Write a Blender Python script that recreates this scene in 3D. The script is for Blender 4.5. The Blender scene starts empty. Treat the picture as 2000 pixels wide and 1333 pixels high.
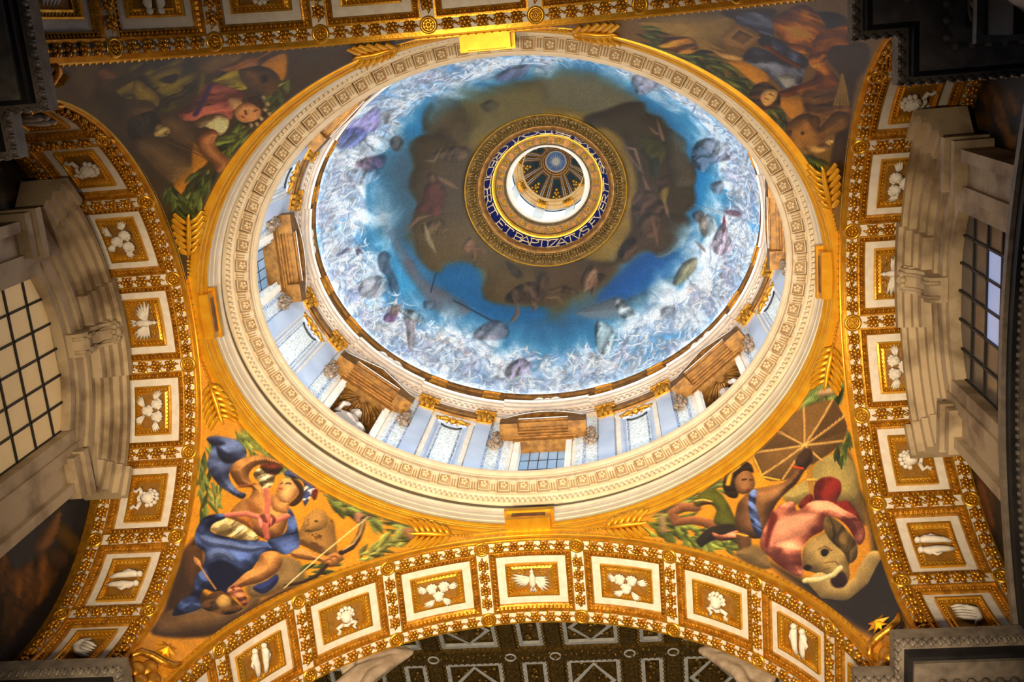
import bpy, math, random
import numpy as np
from mathutils import Matrix, Vector
random.seed(7); RNG = np.random.default_rng(7)
S = bpy.context.scene
COL = S.collection
PI = math.pi

# ------------------------------------------------------------------ camera
def rot3(rx, ry, rz):
    cx, sx, cy, sy, cz, sz = math.cos(rx), math.sin(rx), math.cos(ry), math.sin(ry), math.cos(rz), math.sin(rz)
    return (np.array([[1, 0, 0], [0, cx, sx], [0, -sx, cx]]) @ np.array([[cy, 0, sy], [0, 1, 0], [-sy, 0, cy]])
            @ np.array([[cz, -sz, 0], [sz, cz, 0], [0, 0, 1]]))
_M = rot3(0.2623, -0.0962, 0.0626)
cam_data = bpy.data.cameras.new('camera'); cam = bpy.data.objects.new('camera', cam_data); COL.objects.link(cam)
cam_data.sensor_fit = 'HORIZONTAL'; cam_data.sensor_width = 36; cam_data.lens = 2141.9 / 2000 * 36
cam_data.clip_end = 200; cam_data.clip_start = .05
cm = Matrix.Identity(4)
for i in range(3):
    cm[i][0] = _M[i, 0]; cm[i][1] = -_M[i, 1]; cm[i][2] = -_M[i, 2]
cm.translation = (1.9556, -4.4137, 0)
cam.matrix_world = cm
S.camera = cam

# ------------------------------------------------------------------ world, large lights, exposure
w = bpy.data.worlds.new('world'); S.world = w; w.use_nodes = True
w.node_tree.nodes['Background'].inputs[0].default_value = (.55, .72, 1, 1)
w.node_tree.nodes['Background'].inputs[1].default_value = .055
S.cycles.max_bounces = 3; S.cycles.diffuse_bounces = 2; S.cycles.glossy_bounces = 2; S.cycles.transmission_bounces = 0; S.cycles.volume_bounces = 0
S.cycles.caustics_reflective = False; S.cycles.caustics_refractive = False
S.view_settings.view_transform = 'Standard'; S.view_settings.look = 'None'
S.view_settings.exposure = 0; S.view_settings.gamma = 1; S.view_settings.use_curve_mapping = False

def spot(name, loc, target, power, color, angle, blend, radius):
    l = bpy.data.lights.new(name, 'SPOT'); l.energy = power; l.color = color
    l.spot_size = math.radians(angle); l.spot_blend = blend; l.shadow_soft_size = radius
    o = bpy.data.objects.new(name, l); COL.objects.link(o); o.location = loc
    o.rotation_euler = (Vector(target) - Vector(loc)).to_track_quat('-Z', 'Y').to_euler()
    return o
WARM = (1, .77, .48)
spot('floor_floodlight', (1.6, -3.6, -1.0), (-0.1, 4.0, 20), 27000, WARM, 54, 1, .35)
spot('floor_floodlight', (-1.9, -2.4, -1.0), (0.2, 2.2, 20), 8600, WARM, 60, 1, .35)
WINDOW_DAYLIGHT = 1.15

# ------------------------------------------------------------------ helpers
WM = {}
class MB:
    """collects vertices and faces of one mesh; strips keep their own vertices so profile edges stay sharp"""
    def __init__(self): self.v = []; self.f = []; self.n = 0; self.sm = []
    def add(self, v, f, smooth=False):
        v = np.asarray(v, float).reshape(-1, 3); self.v.append(v)
        n = self.n
        for q in f: self.f.append([i + n for i in q]); self.sm.append(smooth)
        self.n += len(v); return self
    def box(self, x0, x1, y0, y1, z0, z1):
        v = [(x, y, z) for z in (z0, z1) for y in (y0, y1) for x in (x0, x1)]
        return self.add(v, [(0, 2, 3, 1), (4, 5, 7, 6), (0, 1, 5, 4), (2, 6, 7, 3), (0, 4, 6, 2), (1, 3, 7, 5)])
    def grid(self, P, smooth=True, wrap=False):
        P = np.asarray(P, float); m, n = P.shape[:2]; f = []
        for i in range(m - 1):
            for j in range(n if wrap else n - 1):
                k = (j + 1) % n
                f.append((i * n + j, i * n + k, (i + 1) * n + k, (i + 1) * n + j))
        return self.add(P.reshape(-1, 3), f, smooth)
    def sphere(self, c, r, nu=6, nv=4, smooth=True):
        r = np.broadcast_to(np.asarray(r, float), (3,)); c = np.asarray(c, float)
        v = [(0, 0, 1)]
        for i in range(1, nv):
            a = PI * i / nv
            for j in range(nu):
                b = 2 * PI * j / nu; v.append((math.sin(a) * math.cos(b), math.sin(a) * math.sin(b), math.cos(a)))
        v.append((0, 0, -1)); v = np.array(v) * r + c; f = []
        for j in range(nu):
            k = (j + 1) % nu
            f.append((0, 1 + j, 1 + k)); L = 1 + (nv - 2) * nu; f.append((L + j, len(v) - 1, L + k))
            for i in range(nv - 2):
                p = 1 + i * nu; f.append((p + j, p + nu + j, p + nu + k, p + k))
        return self.add(v, f, smooth)
    def tube(self, pts, r, n=6, smooth=True, flat=1.0):
        pts = np.asarray(pts, float); m = len(pts); r = np.broadcast_to(np.asarray(r, float), (m,))
        rings = []
        for i in range(m):
            d = pts[min(i + 1, m - 1)] - pts[max(i - 1, 0)]; d /= np.linalg.norm(d) + 1e-9
            up = np.array([0, 0, 1.]) if abs(d[2]) < .9 else np.array([1., 0, 0])
            a = np.cross(d, up); a /= np.linalg.norm(a); b = np.cross(a, d)
            rings.append([pts[i] + r[i] * (math.cos(t) * a + flat * math.sin(t) * b) for t in np.linspace(0, 2 * PI, n, endpoint=False)])
        self.grid(rings, smooth, True)
        k = self.n
        self.f.append([k - n + i for i in range(n)]); self.sm.append(False)
        self.f.append([k - m * n + n - 1 - i for i in range(n)]); self.sm.append(False)
        return self
    def prism(self, poly, z0, z1):
        n = len(poly); v = [(x, y, z0) for x, y in poly] + [(x, y, z1) for x, y in poly]
        f = [tuple(range(n - 1, -1, -1)), tuple(range(n, 2 * n))] + [(i, (i + 1) % n, n + (i + 1) % n, n + i) for i in range(n)]
        return self.add(v, f)
    def xf(self, fn):
        self.v = [np.asarray(fn(v), float) for v in self.v]; return self
    def verts(self): return np.concatenate(self.v)
    def mesh(self, name, mat, centre=None):
        V = self.verts()
        if centre is not None: V = V - np.asarray(centre)
        m = bpy.data.meshes.new(name); m.from_pydata(V.tolist(), [], self.f)
        m.polygons.foreach_set('use_smooth', self.sm)
        if mat is not None: m.materials.append(mat)
        m.update(); return m
def put(name, mesh, Mw, parent=None):
    o = bpy.data.objects.new(name, mesh); COL.objects.link(o); Mw = Mw.copy()
    if parent is not None:
        o.parent = parent; o.matrix_basis = WM[parent.name].inverted() @ Mw
    else: o.matrix_basis = Mw
    WM[o.name] = Mw
    return o
def build(mb, name, mat, parent=None):
    """world-space geometry -> object whose origin is the foot of its own box"""
    V = mb.verts(); lo, hi = V.min(0), V.max(0); c = (lo + hi) / 2
    return put(name, mb.mesh(name, mat, c), Matrix.Translation(c), parent)
def thing(name, label, cat, loc=(0, 0, 0), group=None, kind=None):
    o = put(name, None, Matrix.Translation(loc)); o.empty_display_size = .3
    return tag(o, label, cat, group, kind)
def tag(o, label=None, cat=None, group=None, kind=None):
    if label: o['label'] = label
    if cat: o['category'] = cat
    if group: o['group'] = group
    if kind: o['kind'] = kind
    return o

# ------------------------------------------------------------------ materials (all node based)
def srgb(r, g, b):
    return tuple((c / 255 / 12.92 if c / 255 <= .04045 else ((c / 255 + .055) / 1.055) ** 2.4) for c in (r, g, b))
def mat(name, c1, c2=None, rough=.6, metal=0., scale=6., detail=4., bump=0., bscale=None, stretch=None, attr=None, emit=0., ramp=(.35, .65), spec=.5):
    m = bpy.data.materials.new(name); m.use_nodes = True; nt = m.node_tree; N = nt.nodes; b = N['Principled BSDF']
    b.inputs['Roughness'].default_value = rough; b.inputs['Metallic'].default_value = metal
    b.inputs['Specular IOR Level'].default_value = spec
    tc = N.new('ShaderNodeNewGeometry'); src = tc.outputs['Position']
    if stretch:
        mp = N.new('ShaderNodeMapping'); mp.inputs['Scale'].default_value = stretch
        nt.links.new(src, mp.inputs['Vector']); src = mp.outputs['Vector']
    nz = N.new('ShaderNodeTexNoise'); nz.inputs['Scale'].default_value = scale; nz.inputs['Detail'].default_value = detail
    nt.links.new(src, nz.inputs['Vector'])
    rp = N.new('ShaderNodeValToRGB'); e = rp.color_ramp.elements
    e[0].position, e[1].position = ramp
    e[0].color = (*c1, 1); e[1].color = (*(c2 or c1), 1)
    nt.links.new(nz.outputs['Fac'], rp.inputs['Fac']); colour = rp.outputs['Color']
    if attr:
        at = N.new('ShaderNodeAttribute'); at.attribute_name = attr
        mx = N.new('ShaderNodeMix'); mx.data_type = 'RGBA'; mx.blend_type = 'MULTIPLY'; mx.inputs['Factor'].default_value = 1
        nt.links.new(at.outputs['Color'], mx.inputs['A']); nt.links.new(colour, mx.inputs['B']); colour = mx.outputs['Result']
    nt.links.new(colour, b.inputs['Base Color'])
    if bump:
        n2 = N.new('ShaderNodeTexNoise'); n2.inputs['Scale'].default_value = bscale or scale * 3; n2.inputs['Detail'].default_value = 5
        nt.links.new(src, n2.inputs['Vector'])
        bp = N.new('ShaderNodeBump'); bp.inputs['Strength'].default_value = bump; bp.inputs['Distance'].default_value = .03
        nt.links.new(n2.outputs['Fac'], bp.inputs['Height']); nt.links.new(bp.outputs['Normal'], b.inputs['Normal'])
    if emit:
        b.inputs['Emission Strength'].default_value = emit; b.inputs['Emission Color'].default_value = (*(c2 or c1), 1)
    return m
GOLD = mat('gilding', srgb(214, 150, 34), srgb(236, 180, 62), .34, .72, 5, bump=.12, bscale=26)
GOLD2 = mat('old_gilding', srgb(170, 112, 26), srgb(220, 156, 48), .38, .65, 9, bump=.25, bscale=30)
GOLDBR = mat('brown_gilding', srgb(100, 62, 16), srgb(146, 98, 32), .42, .5, 7, bump=.2, bscale=20)
GOLD3 = mat('garland_gilding', srgb(176, 116, 28), srgb(220, 160, 52), .33, .72, 9, bump=.2, bscale=30)
WREATH = mat('dull_wreath_gilding', srgb(86, 62, 22), srgb(128, 96, 40), .45, .4, 8, bump=.4, bscale=22)
GOLDPANEL = mat('ochre_ground', srgb(146, 100, 34), srgb(164, 116, 44), .6, .2, 14)
YELLOWG = mat('ochre_moulding', srgb(226, 154, 22), srgb(240, 178, 40), .4, .52, 4)
STUCCO = mat('white_stucco', srgb(226, 214, 200), srgb(238, 230, 220), .75, 0, 8, bump=.08)
CREAM = mat('cream_plaster', srgb(228, 208, 178), srgb(240, 224, 198), .7, 0, 3, bump=.12, bscale=24)
CREAM_SHADE = mat('shaded_plaster', srgb(168, 136, 98), srgb(190, 158, 118), .75, 0, 3)  # darker copy of the cream plaster, shade put into the colour
RELIEF = mat('relief_stucco', srgb(226, 216, 204), srgb(240, 234, 226), .7, 0, 12)
TRAV = mat('travertine', srgb(136, 114, 88), srgb(200, 178, 146), .65, 0, 1.3, 9, bump=.2, bscale=9, ramp=(.36, .56))
DARKM = mat('dark_marble', srgb(30, 30, 34), srgb(44, 42, 44), .55, 0, 3, 6, spec=.2)
GREYM = mat('grey_marble_moulding', srgb(104, 95, 87), srgb(140, 128, 116), .45, 0, 5, 5)
GREENM = mat('green_marble_frieze', srgb(44, 44, 24), srgb(84, 70, 38), .3, 0, 2.5, 6)
BLUEP = mat('pale_blue_marble', srgb(176, 188, 208), srgb(196, 206, 222), .35, 0, 1.5, 5)
WHITEM = mat('speckled_marble', srgb(196, 206, 190), srgb(244, 246, 246), .45, 0, 16, 6, bump=.2, ramp=(.38, .52))
BLUEV = mat('blue_veined_strip', srgb(92, 112, 150), srgb(214, 224, 236), .4, 0, 22, 4, ramp=(.42, .58))
CREAMS = mat('cream_strip', srgb(240, 222, 196), srgb(250, 238, 220), .6, 0, 4)
DRUMC = mat('drum_cornice_stone', srgb(186, 164, 144), srgb(206, 186, 166), .6, 0, 4, bump=.1)
BROWNS = mat('brown_stone_fruit', srgb(96, 76, 58), srgb(146, 122, 98), .7, 0, 9, bump=.4, bscale=18)
LAPIS = mat('lapis_band', srgb(8, 14, 66), srgb(18, 28, 100), .8, 0, 9, 5, spec=.1)
LETTER = mat('gilt_letter', srgb(220, 180, 120), srgb(240, 205, 150), .45, .3, 9)
PAINT = mat('mosaic_picture', srgb(205, 205, 205), srgb(255, 255, 255), .5, 0, 38, 3, bump=.15, bscale=60, attr='paint', ramp=(.3, .7))
DOMEPAINT = mat('dome_mosaic', srgb(200, 200, 200), srgb(255, 255, 255), .55, 0, 20, 5, bump=.3, bscale=16, attr='paint', ramp=(.3, .7))
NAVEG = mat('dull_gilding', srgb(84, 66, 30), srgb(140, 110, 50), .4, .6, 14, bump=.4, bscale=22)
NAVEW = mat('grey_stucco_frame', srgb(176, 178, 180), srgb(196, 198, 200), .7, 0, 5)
IRON = mat('window_iron', srgb(30, 26, 22), None, .6, 0, 8)
PANEW = mat('frosted_pane', srgb(222, 186, 128), srgb(236, 200, 142), .5, 0, 1.2, emit=.2)
PANED = mat('dim_pane', srgb(88, 82, 78), srgb(112, 104, 98), .25, 0, 1.2)
PANEB = mat('daylight_pane', srgb(150, 170, 225), srgb(170, 190, 240), .3, 0, .8, emit=.45)
PANEDR = mat('drum_window_pane', srgb(110, 150, 180), srgb(128, 172, 205), .25, 0, 1.5, emit=.28)
LANTW = mat('lantern_window_pane', (.8, .9, 1), (.80, .92, 1), .5, 0, 1, emit=WINDOW_DAYLIGHT)
LEDM = mat('added_strip_glow', (.82, .91, 1), (.82, .91, 1), .5, 0, 1, emit=150)
LEDB = mat('ledge_strip_glow', (.78, .88, 1), (.78, .88, 1), .5, 0, 1, emit=190)
LANTP = mat('lantern_plaster', srgb(240, 232, 218), srgb(250, 244, 236), .7, 0, 3)
TEAL = mat('lantern_blue_ground', srgb(36, 66, 82), srgb(52, 86, 104), .6, 0, 3)
PALEB = mat('pale_blue_stucco', srgb(200, 216, 222), srgb(216, 228, 232), .6, 0, 4)
MAROON = mat('maroon_line', srgb(92, 46, 46), None, .6, 0, 4)
STARB = mat('star_blue', srgb(24, 84, 168), srgb(40, 110, 190), .5, 0, 5)
STARW = mat('star_white', srgb(236, 246, 250), None, .5, 0, 5)
FLOORM = mat('marble_floor', srgb(150, 140, 128), srgb(180, 170, 158), .25, 0, 1.4, 5)
PIERM = mat('pier_marble', srgb(120, 112, 104), srgb(150, 140, 128), .5, 0, 1.2, 5)
MURALG = mat('mural_ground', srgb(225, 225, 225), srgb(255, 255, 255), .6, 0, 6, attr='paint')
DARKWALL = mat('dark_masonry', srgb(40, 34, 28), srgb(56, 48, 40), .8, 0, 3)

# ------------------------------------------------------------------ the place: main measures (metres)
A, B = 6.0, 4.779                      # half bay, to the faces of the arches
RL, ZL, DL = 4.255, 15.13, .3916       # side arches: radius, spring height, coffer pitch (rad)
RB, ZB, DB = 5.405, 13.98, .343        # near and far arch
DEPTH = 1.78
DA = 1.09                              # the bay is oval: long half axis = short half axis + DA
def ell(b, th, z, da=DA): return np.array([(b + da) * math.cos(th), b * math.sin(th), z])
def eframe(b, th, z, da=DA):
    """frame on the oval: X along it, Y up, Z inward"""
    a = b + da; n = np.array([-math.cos(th) / a, -math.sin(th) / b, 0]); n /= np.linalg.norm(n)
    x = np.cross([0, 0, 1], n); p = ell(b, th, z, da)
    return Matrix(((x[0], 0, n[0], p[0]), (x[1], 0, n[1], p[1]), (x[2], 1, n[2], p[2]), (0, 0, 0, 1)))
def ring(mb, prof, t0=0, t1=2 * PI, n=240, da=DA, caps=True):
    ths = np.linspace(t0, t1, n + 1)
    for (b0, z0), (b1, z1) in zip(prof[:-1], prof[1:]):
        mb.grid([[ell(b0, t, z0, da) for t in ths], [ell(b1, t, z1, da) for t in ths]])
    if caps and abs(t1 - t0) < 6.2:
        for t in (t0, t1):
            pts = [ell(b, t, z, da) for b, z in prof]; mb.add(pts, [tuple(range(len(pts)))])
    return mb
def bow(b0, z0, b1, z1, bulge, n=5):
    """a rounded moulding between two profile points (bulge > 0 toward the axis)"""
    out = []
    for i in range(n + 1):
        t = i / n; s = math.sin(PI * t) * bulge; out.append((b0 + (b1 - b0) * t - s, z0 + (z1 - z0) * t))
    return out
ELEN_T = np.linspace(0, 2 * PI, 4001)
def even_angles(b, count, phase=0., da=DA):
    a = b + da; ds = np.hypot(a * np.sin(ELEN_T), b * np.cos(ELEN_T)); s = np.concatenate([[0], np.cumsum((ds[1:] + ds[:-1]) / 2)]); s /= s[-1]
    return np.interp((np.arange(count) + phase) / count, s, ELEN_T)

# ------------------------------------------------------------------ floor and piers
tag(build(MB().box(-9, 9, -12, 12, -1.9, -1.6), 'floor', FLOORM), kind='structure')
def stepped(o, sx, sy):
    p = [(4.85 + o, 7.6), (4.85 + o, 4.15 + o), (5.36 + o, 4.15 + o), (5.36 + o, 3.6 + o), (7.76, 3.6 + o), (7.76, 7.6)]
    p = [(sx * x, sy * y) for x, y in p]
    return p if sx * sy > 0 else p[::-1]
CORNER = {(-1, -1): 'near left', (1, -1): 'near right', (-1, 1): 'far left', (1, 1): 'far right'}
for (sx, sy), nm in CORNER.items():
    mb = MB()
    mb.prism([(sx * x, sy * y) for x, y in ((5.42, 7.6), (5.42, 4.8), (6.02, 4.27), (7.76, 4.27), (7.76, 7.6))][::(1 if sx * sy > 0 else -1)], -1.6, 11.2)
    tag(build(mb, 'wall_pier_' + nm.replace(' ', '_'), PIERM), kind='structure')
    e = thing('pier_entablature', {(-1, -1): 'dark stepped pier cornice cut by the upper left corner', (1, -1): 'large dark stepped marble cornice with egg moulding at upper right',
        (-1, 1): 'dark pier cornice edge at the lower left corner', (1, 1): 'dark stepped marble cornice with egg moulding at lower right'}[(sx, sy)], 'cornice', (sx * 6, sy * 5, 11.2))
    for name, o0, o1, z0, z1, mm in (('architrave', .52, .52, 11.2, 12.0, DARKM), ('architrave_fillet', .44, .44, 12.0, 12.12, GREYM), ('frieze', .6, .6, 12.12, 12.86, DARKM),
                                 ('bed_moulding', .44, .44, 12.86, 13.0, GREYM), ('corona', .1, .1, 13.06, 13.26, DARKM), ('cornice_fillet', .16, .16, 13.0, 13.06, GREYM), ('cyma', .035, .035, 13.26, 13.34, GREYM), ('cornice_lip', 0, 0, 13.34, 13.6, GREYM)):
        build(MB().prism(stepped(o0, sx, sy), z0, z1), name, mm, e)
    def along(o, step, fn, z):
        p = stepped(o, sx, sy); p = p if sx * sy > 0 else p[::-1]
        for (x0, y0), (x1, y1) in zip(p[:4], p[1:5]):
            L = math.hypot(x1 - x0, y1 - y0); k = max(1, int(L / step))
            for i in range(k):
                t = (i + .5) / k; fn(x0 + (x1 - x0) * t, y0 + (y1 - y0) * t, (x1 - x0) / L, (y1 - y0) / L, z)
    eg = MB()
    along(.03, .115, lambda x, y, tx, ty, z: eg.sphere((x, y, z), (.04 + .005 * abs(ty), .045, .075), 6, 4), 13.29)
    along(.0, .115, lambda x, y, tx, ty, z: eg.tube([(x + tx * .057, y + ty * .057, z - .07), (x + tx * .057, y + ty * .057, z + .05)], .016, 4), 13.3)
    tag(build(eg, 'egg_moulding', GREYM, e), kind='stuff')
    dn = MB(); along(.42, .17, lambda x, y, tx, ty, z: dn.sphere((x, y, z), (.06, .06, .09), 6, 4), 12.92)
    tag(build(dn, 'bead_moulding', GREYM, e), kind='stuff')
    sc = MB()
    def scroll(x, y, tx, ty, z):
        pts = []
        for i in range(15):
            a = i / 14 * 2.2 * PI; r = .2 * (1 - i / 17); pts.append((x + tx * r * math.cos(a), y + ty * r * math.cos(a), z + r * math.sin(a)))
        sc.tube(pts, .035, 5); sc.sphere((x, y, z), .07, 6, 4)
    along(.585, .55, scroll, 12.5)
    tag(build(sc, 'frieze_scrolls', GREYM, e), kind='stuff')

# ------------------------------------------------------------------ coffered arches
class Arch:
    def __init__(s, ax, sg): s.ax, s.sg = ax, sg; s.P, s.R, s.zc, s.d = (A, RL, ZL, DL) if ax == 'x' else (B, RB, ZB, DB)
    def pt(s, t, v, h=0.):
        """t angle from the crown (straight below the spring), v depth outward, h height off the soffit"""
        q = np.clip(t, -PI / 2, PI / 2); r = s.R - h
        u = r * np.sin(q); z = s.zc + r * np.cos(q) - (np.abs(t) - np.abs(q)) * s.R
        pl = s.sg * (s.P + v) + 0 * u
        return np.stack([pl, u, z], -1) if s.ax == 'x' else np.stack([u, pl, z], -1)
    def frame(s, t, v, h=0.):
        p = s.pt(np.float64(t), v, h); q = max(-PI / 2, min(PI / 2, t))
        n = np.array([0, -math.sin(q), -math.cos(q)]) if s.ax == 'x' else np.array([-math.sin(q), 0, -math.cos(q)])
        y = np.array([-s.sg, 0, 0.]) if s.ax == 'x' else np.array([0, -s.sg, 0.])
        x = np.cross(y, n)
        return Matrix(((x[0], y[0], n[0], p[0]), (x[1], y[1], n[1], p[1]), (x[2], y[2], n[2], p[2]), (0, 0, 0, 1)))
    def sweep(s, mb, prof, t0, t1, n):
        ts = np.linspace(t0, t1, n + 1)
        for (h0, v0), (h1, v1) in zip(prof[:-1], prof[1:]):
            mb.grid([s.pt(ts, v0, h0), s.pt(ts, v1, h1)])
        return mb
def bend(R):
    def f(V):
        a = V[:, 0] / R; r = R - V[:, 2]
        return np.stack([r * np.sin(a), V[:, 1], R - r * np.cos(a)], -1)
    return f
def frame_loop(mb, prof, seg=8):
    """rectangular frame: prof = [(half x, half y, h)...] joined by sloping bands"""
    def loop(hx, hy, h):
        xs = np.linspace(-hx, hx, seg + 1); out = [(x, -hy, h) for x in xs] + [(hx, y, h) for y in np.linspace(-hy, hy, 4)[1:]] + [(x, hy, h) for x in xs[::-1][1:]] + [(-hx, y, h) for y in np.linspace(hy, -hy, 4)[1:-1]]
        return out
    for p, q in zip(prof[:-1], prof[1:]): mb.grid([loop(*p), loop(*q)], False, True)
    return mb
def eggs(mb, hx, hy, h, step, r):
    for sgn in (-1, 1):
        k = int(2 * hx / step)
        for i in range(k): mb.sphere((-hx + (i + .5) * 2 * hx / k, sgn * hy, h), (r * .8, r * 1.25, r), 6, 3)
        k = int(2 * hy / step)
        for i in range(k): mb.sphere((sgn * hx, -hy + (i + .5) * 2 * hy / k, h), (r * 1.25, r * .8, r), 6, 3)
    return mb
def wing(mb, x, y, z, ang, L, w, n=5):
    """feathered wing: overlapping flattened feathers"""
    for i in range(n):
        a = ang + (i - n / 2) * .22; l = L * (1 - .09 * abs(i - 1))
        p = [(x, y, z), (x + math.cos(a) * l * .5, y + math.sin(a) * l * .5, z + .03), (x + math.cos(a) * l, y + math.sin(a) * l, z + .01)]
        mb.tube(p, [w * .7, w, w * .25], 5, True, .5)
def head(mb, x, y, z, r):
    mb.sphere((x, y, z), (r * .86, r, r * .8), 8, 6); mb.sphere((x, y - r * .12, z + r * .75), (r * .14, r * .2, r * .2), 5, 4)
    mb.sphere((x - r * .42, y - r * .3, z + r * .55), r * .26, 5, 4); mb.sphere((x + r * .42, y - r * .3, z + r * .55), r * .26, 5, 4)
    for i in range(5):
        a = PI * (i + .5) / 5; mb.sphere((x + r * .75 * math.cos(a), y + r * .62 * math.sin(a) + r * .2, z + r * .15), r * .32, 5, 4)
def motif(kind):
    m, g = MB(), None
    if kind == 0:
        m.tube([(0, -.15, .03), (0, -.05, .07), (0, .05, .07), (0, .11, .06)], [.015, .05, .045, .025], 7); m.sphere((0, .135, .065), (.03, .035, .03), 7, 5)
        m.tube([(0, .16, .065), (0, .185, .055)], [.012, .003], 5)
        wing(m, -.03, .03, .05, PI * 1.12, .27, .03, 6); wing(m, .03, .03, .05, -PI * .12, .27, .03, 6)
        for i in range(-1, 2): m.tube([(0, -.1, .04), (i * .04, -.19, .03)], [.02, .022], 5, True, .5)
        g = MB()
        for i in range(13):
            a = PI * (i + .5) / 13 + .0; r1 = .3 if i % 2 else .22
            g.tube([(.1 * math.cos(a), .08 + .06 * math.sin(a), .012), (r1 * math.cos(a), .02 + r1 * .62 * math.sin(a), .012)], [.008, .004], 4)
    elif kind == 1:
        for x, y in ((-.085, .06), (.085, .06), (0, -.07)): head(m, x, y, .07, .082)
        wing(m, -.14, .02, .03, PI * .9, .16, .028, 4); wing(m, .14, .02, .03, PI * .1, .16, .028, 4)
        wing(m, -.06, -.13, .03, PI * 1.2, .17, .026, 4); wing(m, .06, -.13, .03, -PI * .2, .17, .026, 4)
    elif kind == 2:
        head(m, .0, .03, .07, .095)
        for i in range(7):
            a = -.2 + i * .56; m.sphere((.105 * math.cos(a), .05 + .1 * math.sin(a), .05), .035, 5, 4)
        for s in (-1, 1): m.tube([(s * .05, -.07, .05), (s * .14, -.1, .05), (s * .1, -.15, .04), (s * .13, -.2, .03)], [.03, .028, .022, .03], 6)
        m.tube([(-.06, -.08, .05), (0, -.105, .06), (.06, -.08, .05)], .025, 6)
    elif kind == 3:
        for s in (-1, 1):
            m.tube([(s * .06, -.19, .03), (s * .07, -.1, .05), (s * .075, 0, .055), (s * .09, .1, .05), (s * .07, .16, .05)], [.03, .035, .045, .05, .03], 7)
            m.sphere((s * .075, .185, .055), .042, 7, 5); m.tube([(s * .1, .1, .06), (s * .15, .02, .05), (s * .12, -.05, .05)], [.022, .02, .012], 5)
    else:
        m.tube([(-.2, -.02, .03), (-.1, -.09, .05), (.02, -.1, .06), (.12, -.03, .05), (.16, .08, .03)], [.012, .035, .045, .035, .012], 7)
        for i in range(5): m.tube([(-.12 + i * .06, -.07, .05), (-.06 + i * .06, .05, .04), (-.02 + i * .05, .12, .03)], [.022, .025, .006], 5)
    return m, g
MOT = []
for k in range(5):
    m, g = motif(k)
    MOT.append((m.mesh('relief', RELIEF), g.mesh('rays', GOLD) if g else None))
# berry cluster, boss
bc = MB()
for i in range(6): a = i * PI / 3; bc.sphere((.07 * math.cos(a), .07 * math.sin(a), .05), .044, 6, 4)
bc.sphere((0, 0, .08), .048, 6, 4)
for i in range(4):
    a = PI / 4 + i * PI / 2; c, s_ = math.cos(a), math.sin(a)
    bc.add([(.05 * c, .05 * s_, .03), (.105 * c - .03 * s_, .105 * s_ + .03 * c, .03), (.14 * c, .14 * s_, .012), (.105 * c + .03 * s_, .105 * s_ - .03 * c, .03)], [(0, 1, 2, 3)])
for s_ in (-1, 1): bc.tube([(s_ * .06, 0, .02), (s_ * .115, s_ * .02, .04), (s_ * .17, 0, .012)], [.012, .028, .005], 4, True, .6)
BERRY = bc.mesh('berry_cluster', GOLD3)
bs = MB()
bs.grid([[((.125 + .03 * math.cos(p)) * math.cos(q), (.125 + .03 * math.cos(p)) * math.sin(q), .03 + .03 * math.sin(p)) for q in np.linspace(0, 2 * PI, 20, endpoint=False)] for p in np.linspace(0, 2 * PI, 7)], True, True)
bs.add([(.125 * math.cos(q), .125 * math.sin(q), .012) for q in np.linspace(0, 2 * PI, 20, endpoint=False)], [tuple(range(20))])
BOSSR = bs.mesh('boss_ring', GOLD)
bf = MB(); bf.sphere((0, 0, .045), (.035, .035, .03), 7, 5)
for i in range(8): a = i * PI / 4; bf.sphere((.065 * math.cos(a), .065 * math.sin(a), .03), (.026, .026, .022), 5, 4)
BOSSF = bf.mesh('boss_flower', GOLD)
def coffer_meshes(R, d):
    P = R * d; b = bend(R); V = {}
    ox, oy = .425 * P, .635
    wx, wy = ox - .115, oy - .12
    gx, gy = .275 * P, .35
    px, py = .19 * P, .215
    V['egg_frame'] = eggs(frame_loop(MB(), [(ox + .02, oy + .02, .02), (ox - .015, oy - .015, .025), (ox - .03, oy - .03, -.01), (ox - .085, oy - .085, -.05), (ox - .09, oy - .09, -.02), (wx, wy, -.03), (wx, wy, -.1)]), ox - .06, oy - .06, -.022, .078, .03).xf(b).mesh('egg_frame', GOLD2)
    V['white_frame'] = frame_loop(MB(), [(wx + .02, wy + .02, -.085), (gx - .01, gy - .01, -.085)]).xf(b).mesh('white_frame', STUCCO)
    V['inner_frame'] = eggs(frame_loop(MB(), [(gx, gy, -.09), (gx, gy, -.03), (gx - .03, gy - .03, -.025), (gx - .045, gy - .045, -.05), (gx - .1, gy - .08, -.085), (px + .015, py + .015, -.07), (px, py, -.07), (px, py, -.12)]), gx - .07, gy - .065, -.055, .07, .022).xf(b).mesh('inner_frame', GOLD)
    pm = MB(); pm.grid([[(x, y, -.105) for x in np.linspace(-px - .01, px + .01, 7)] for y in (-py - .01, py + .01)]); V['ground'] = pm.xf(b).mesh('ground', GOLDPANEL)
    return V
CM = {'x': coffer_meshes(RL, DL), 'y': coffer_meshes(RB, DB)}
VC = .875
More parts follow.
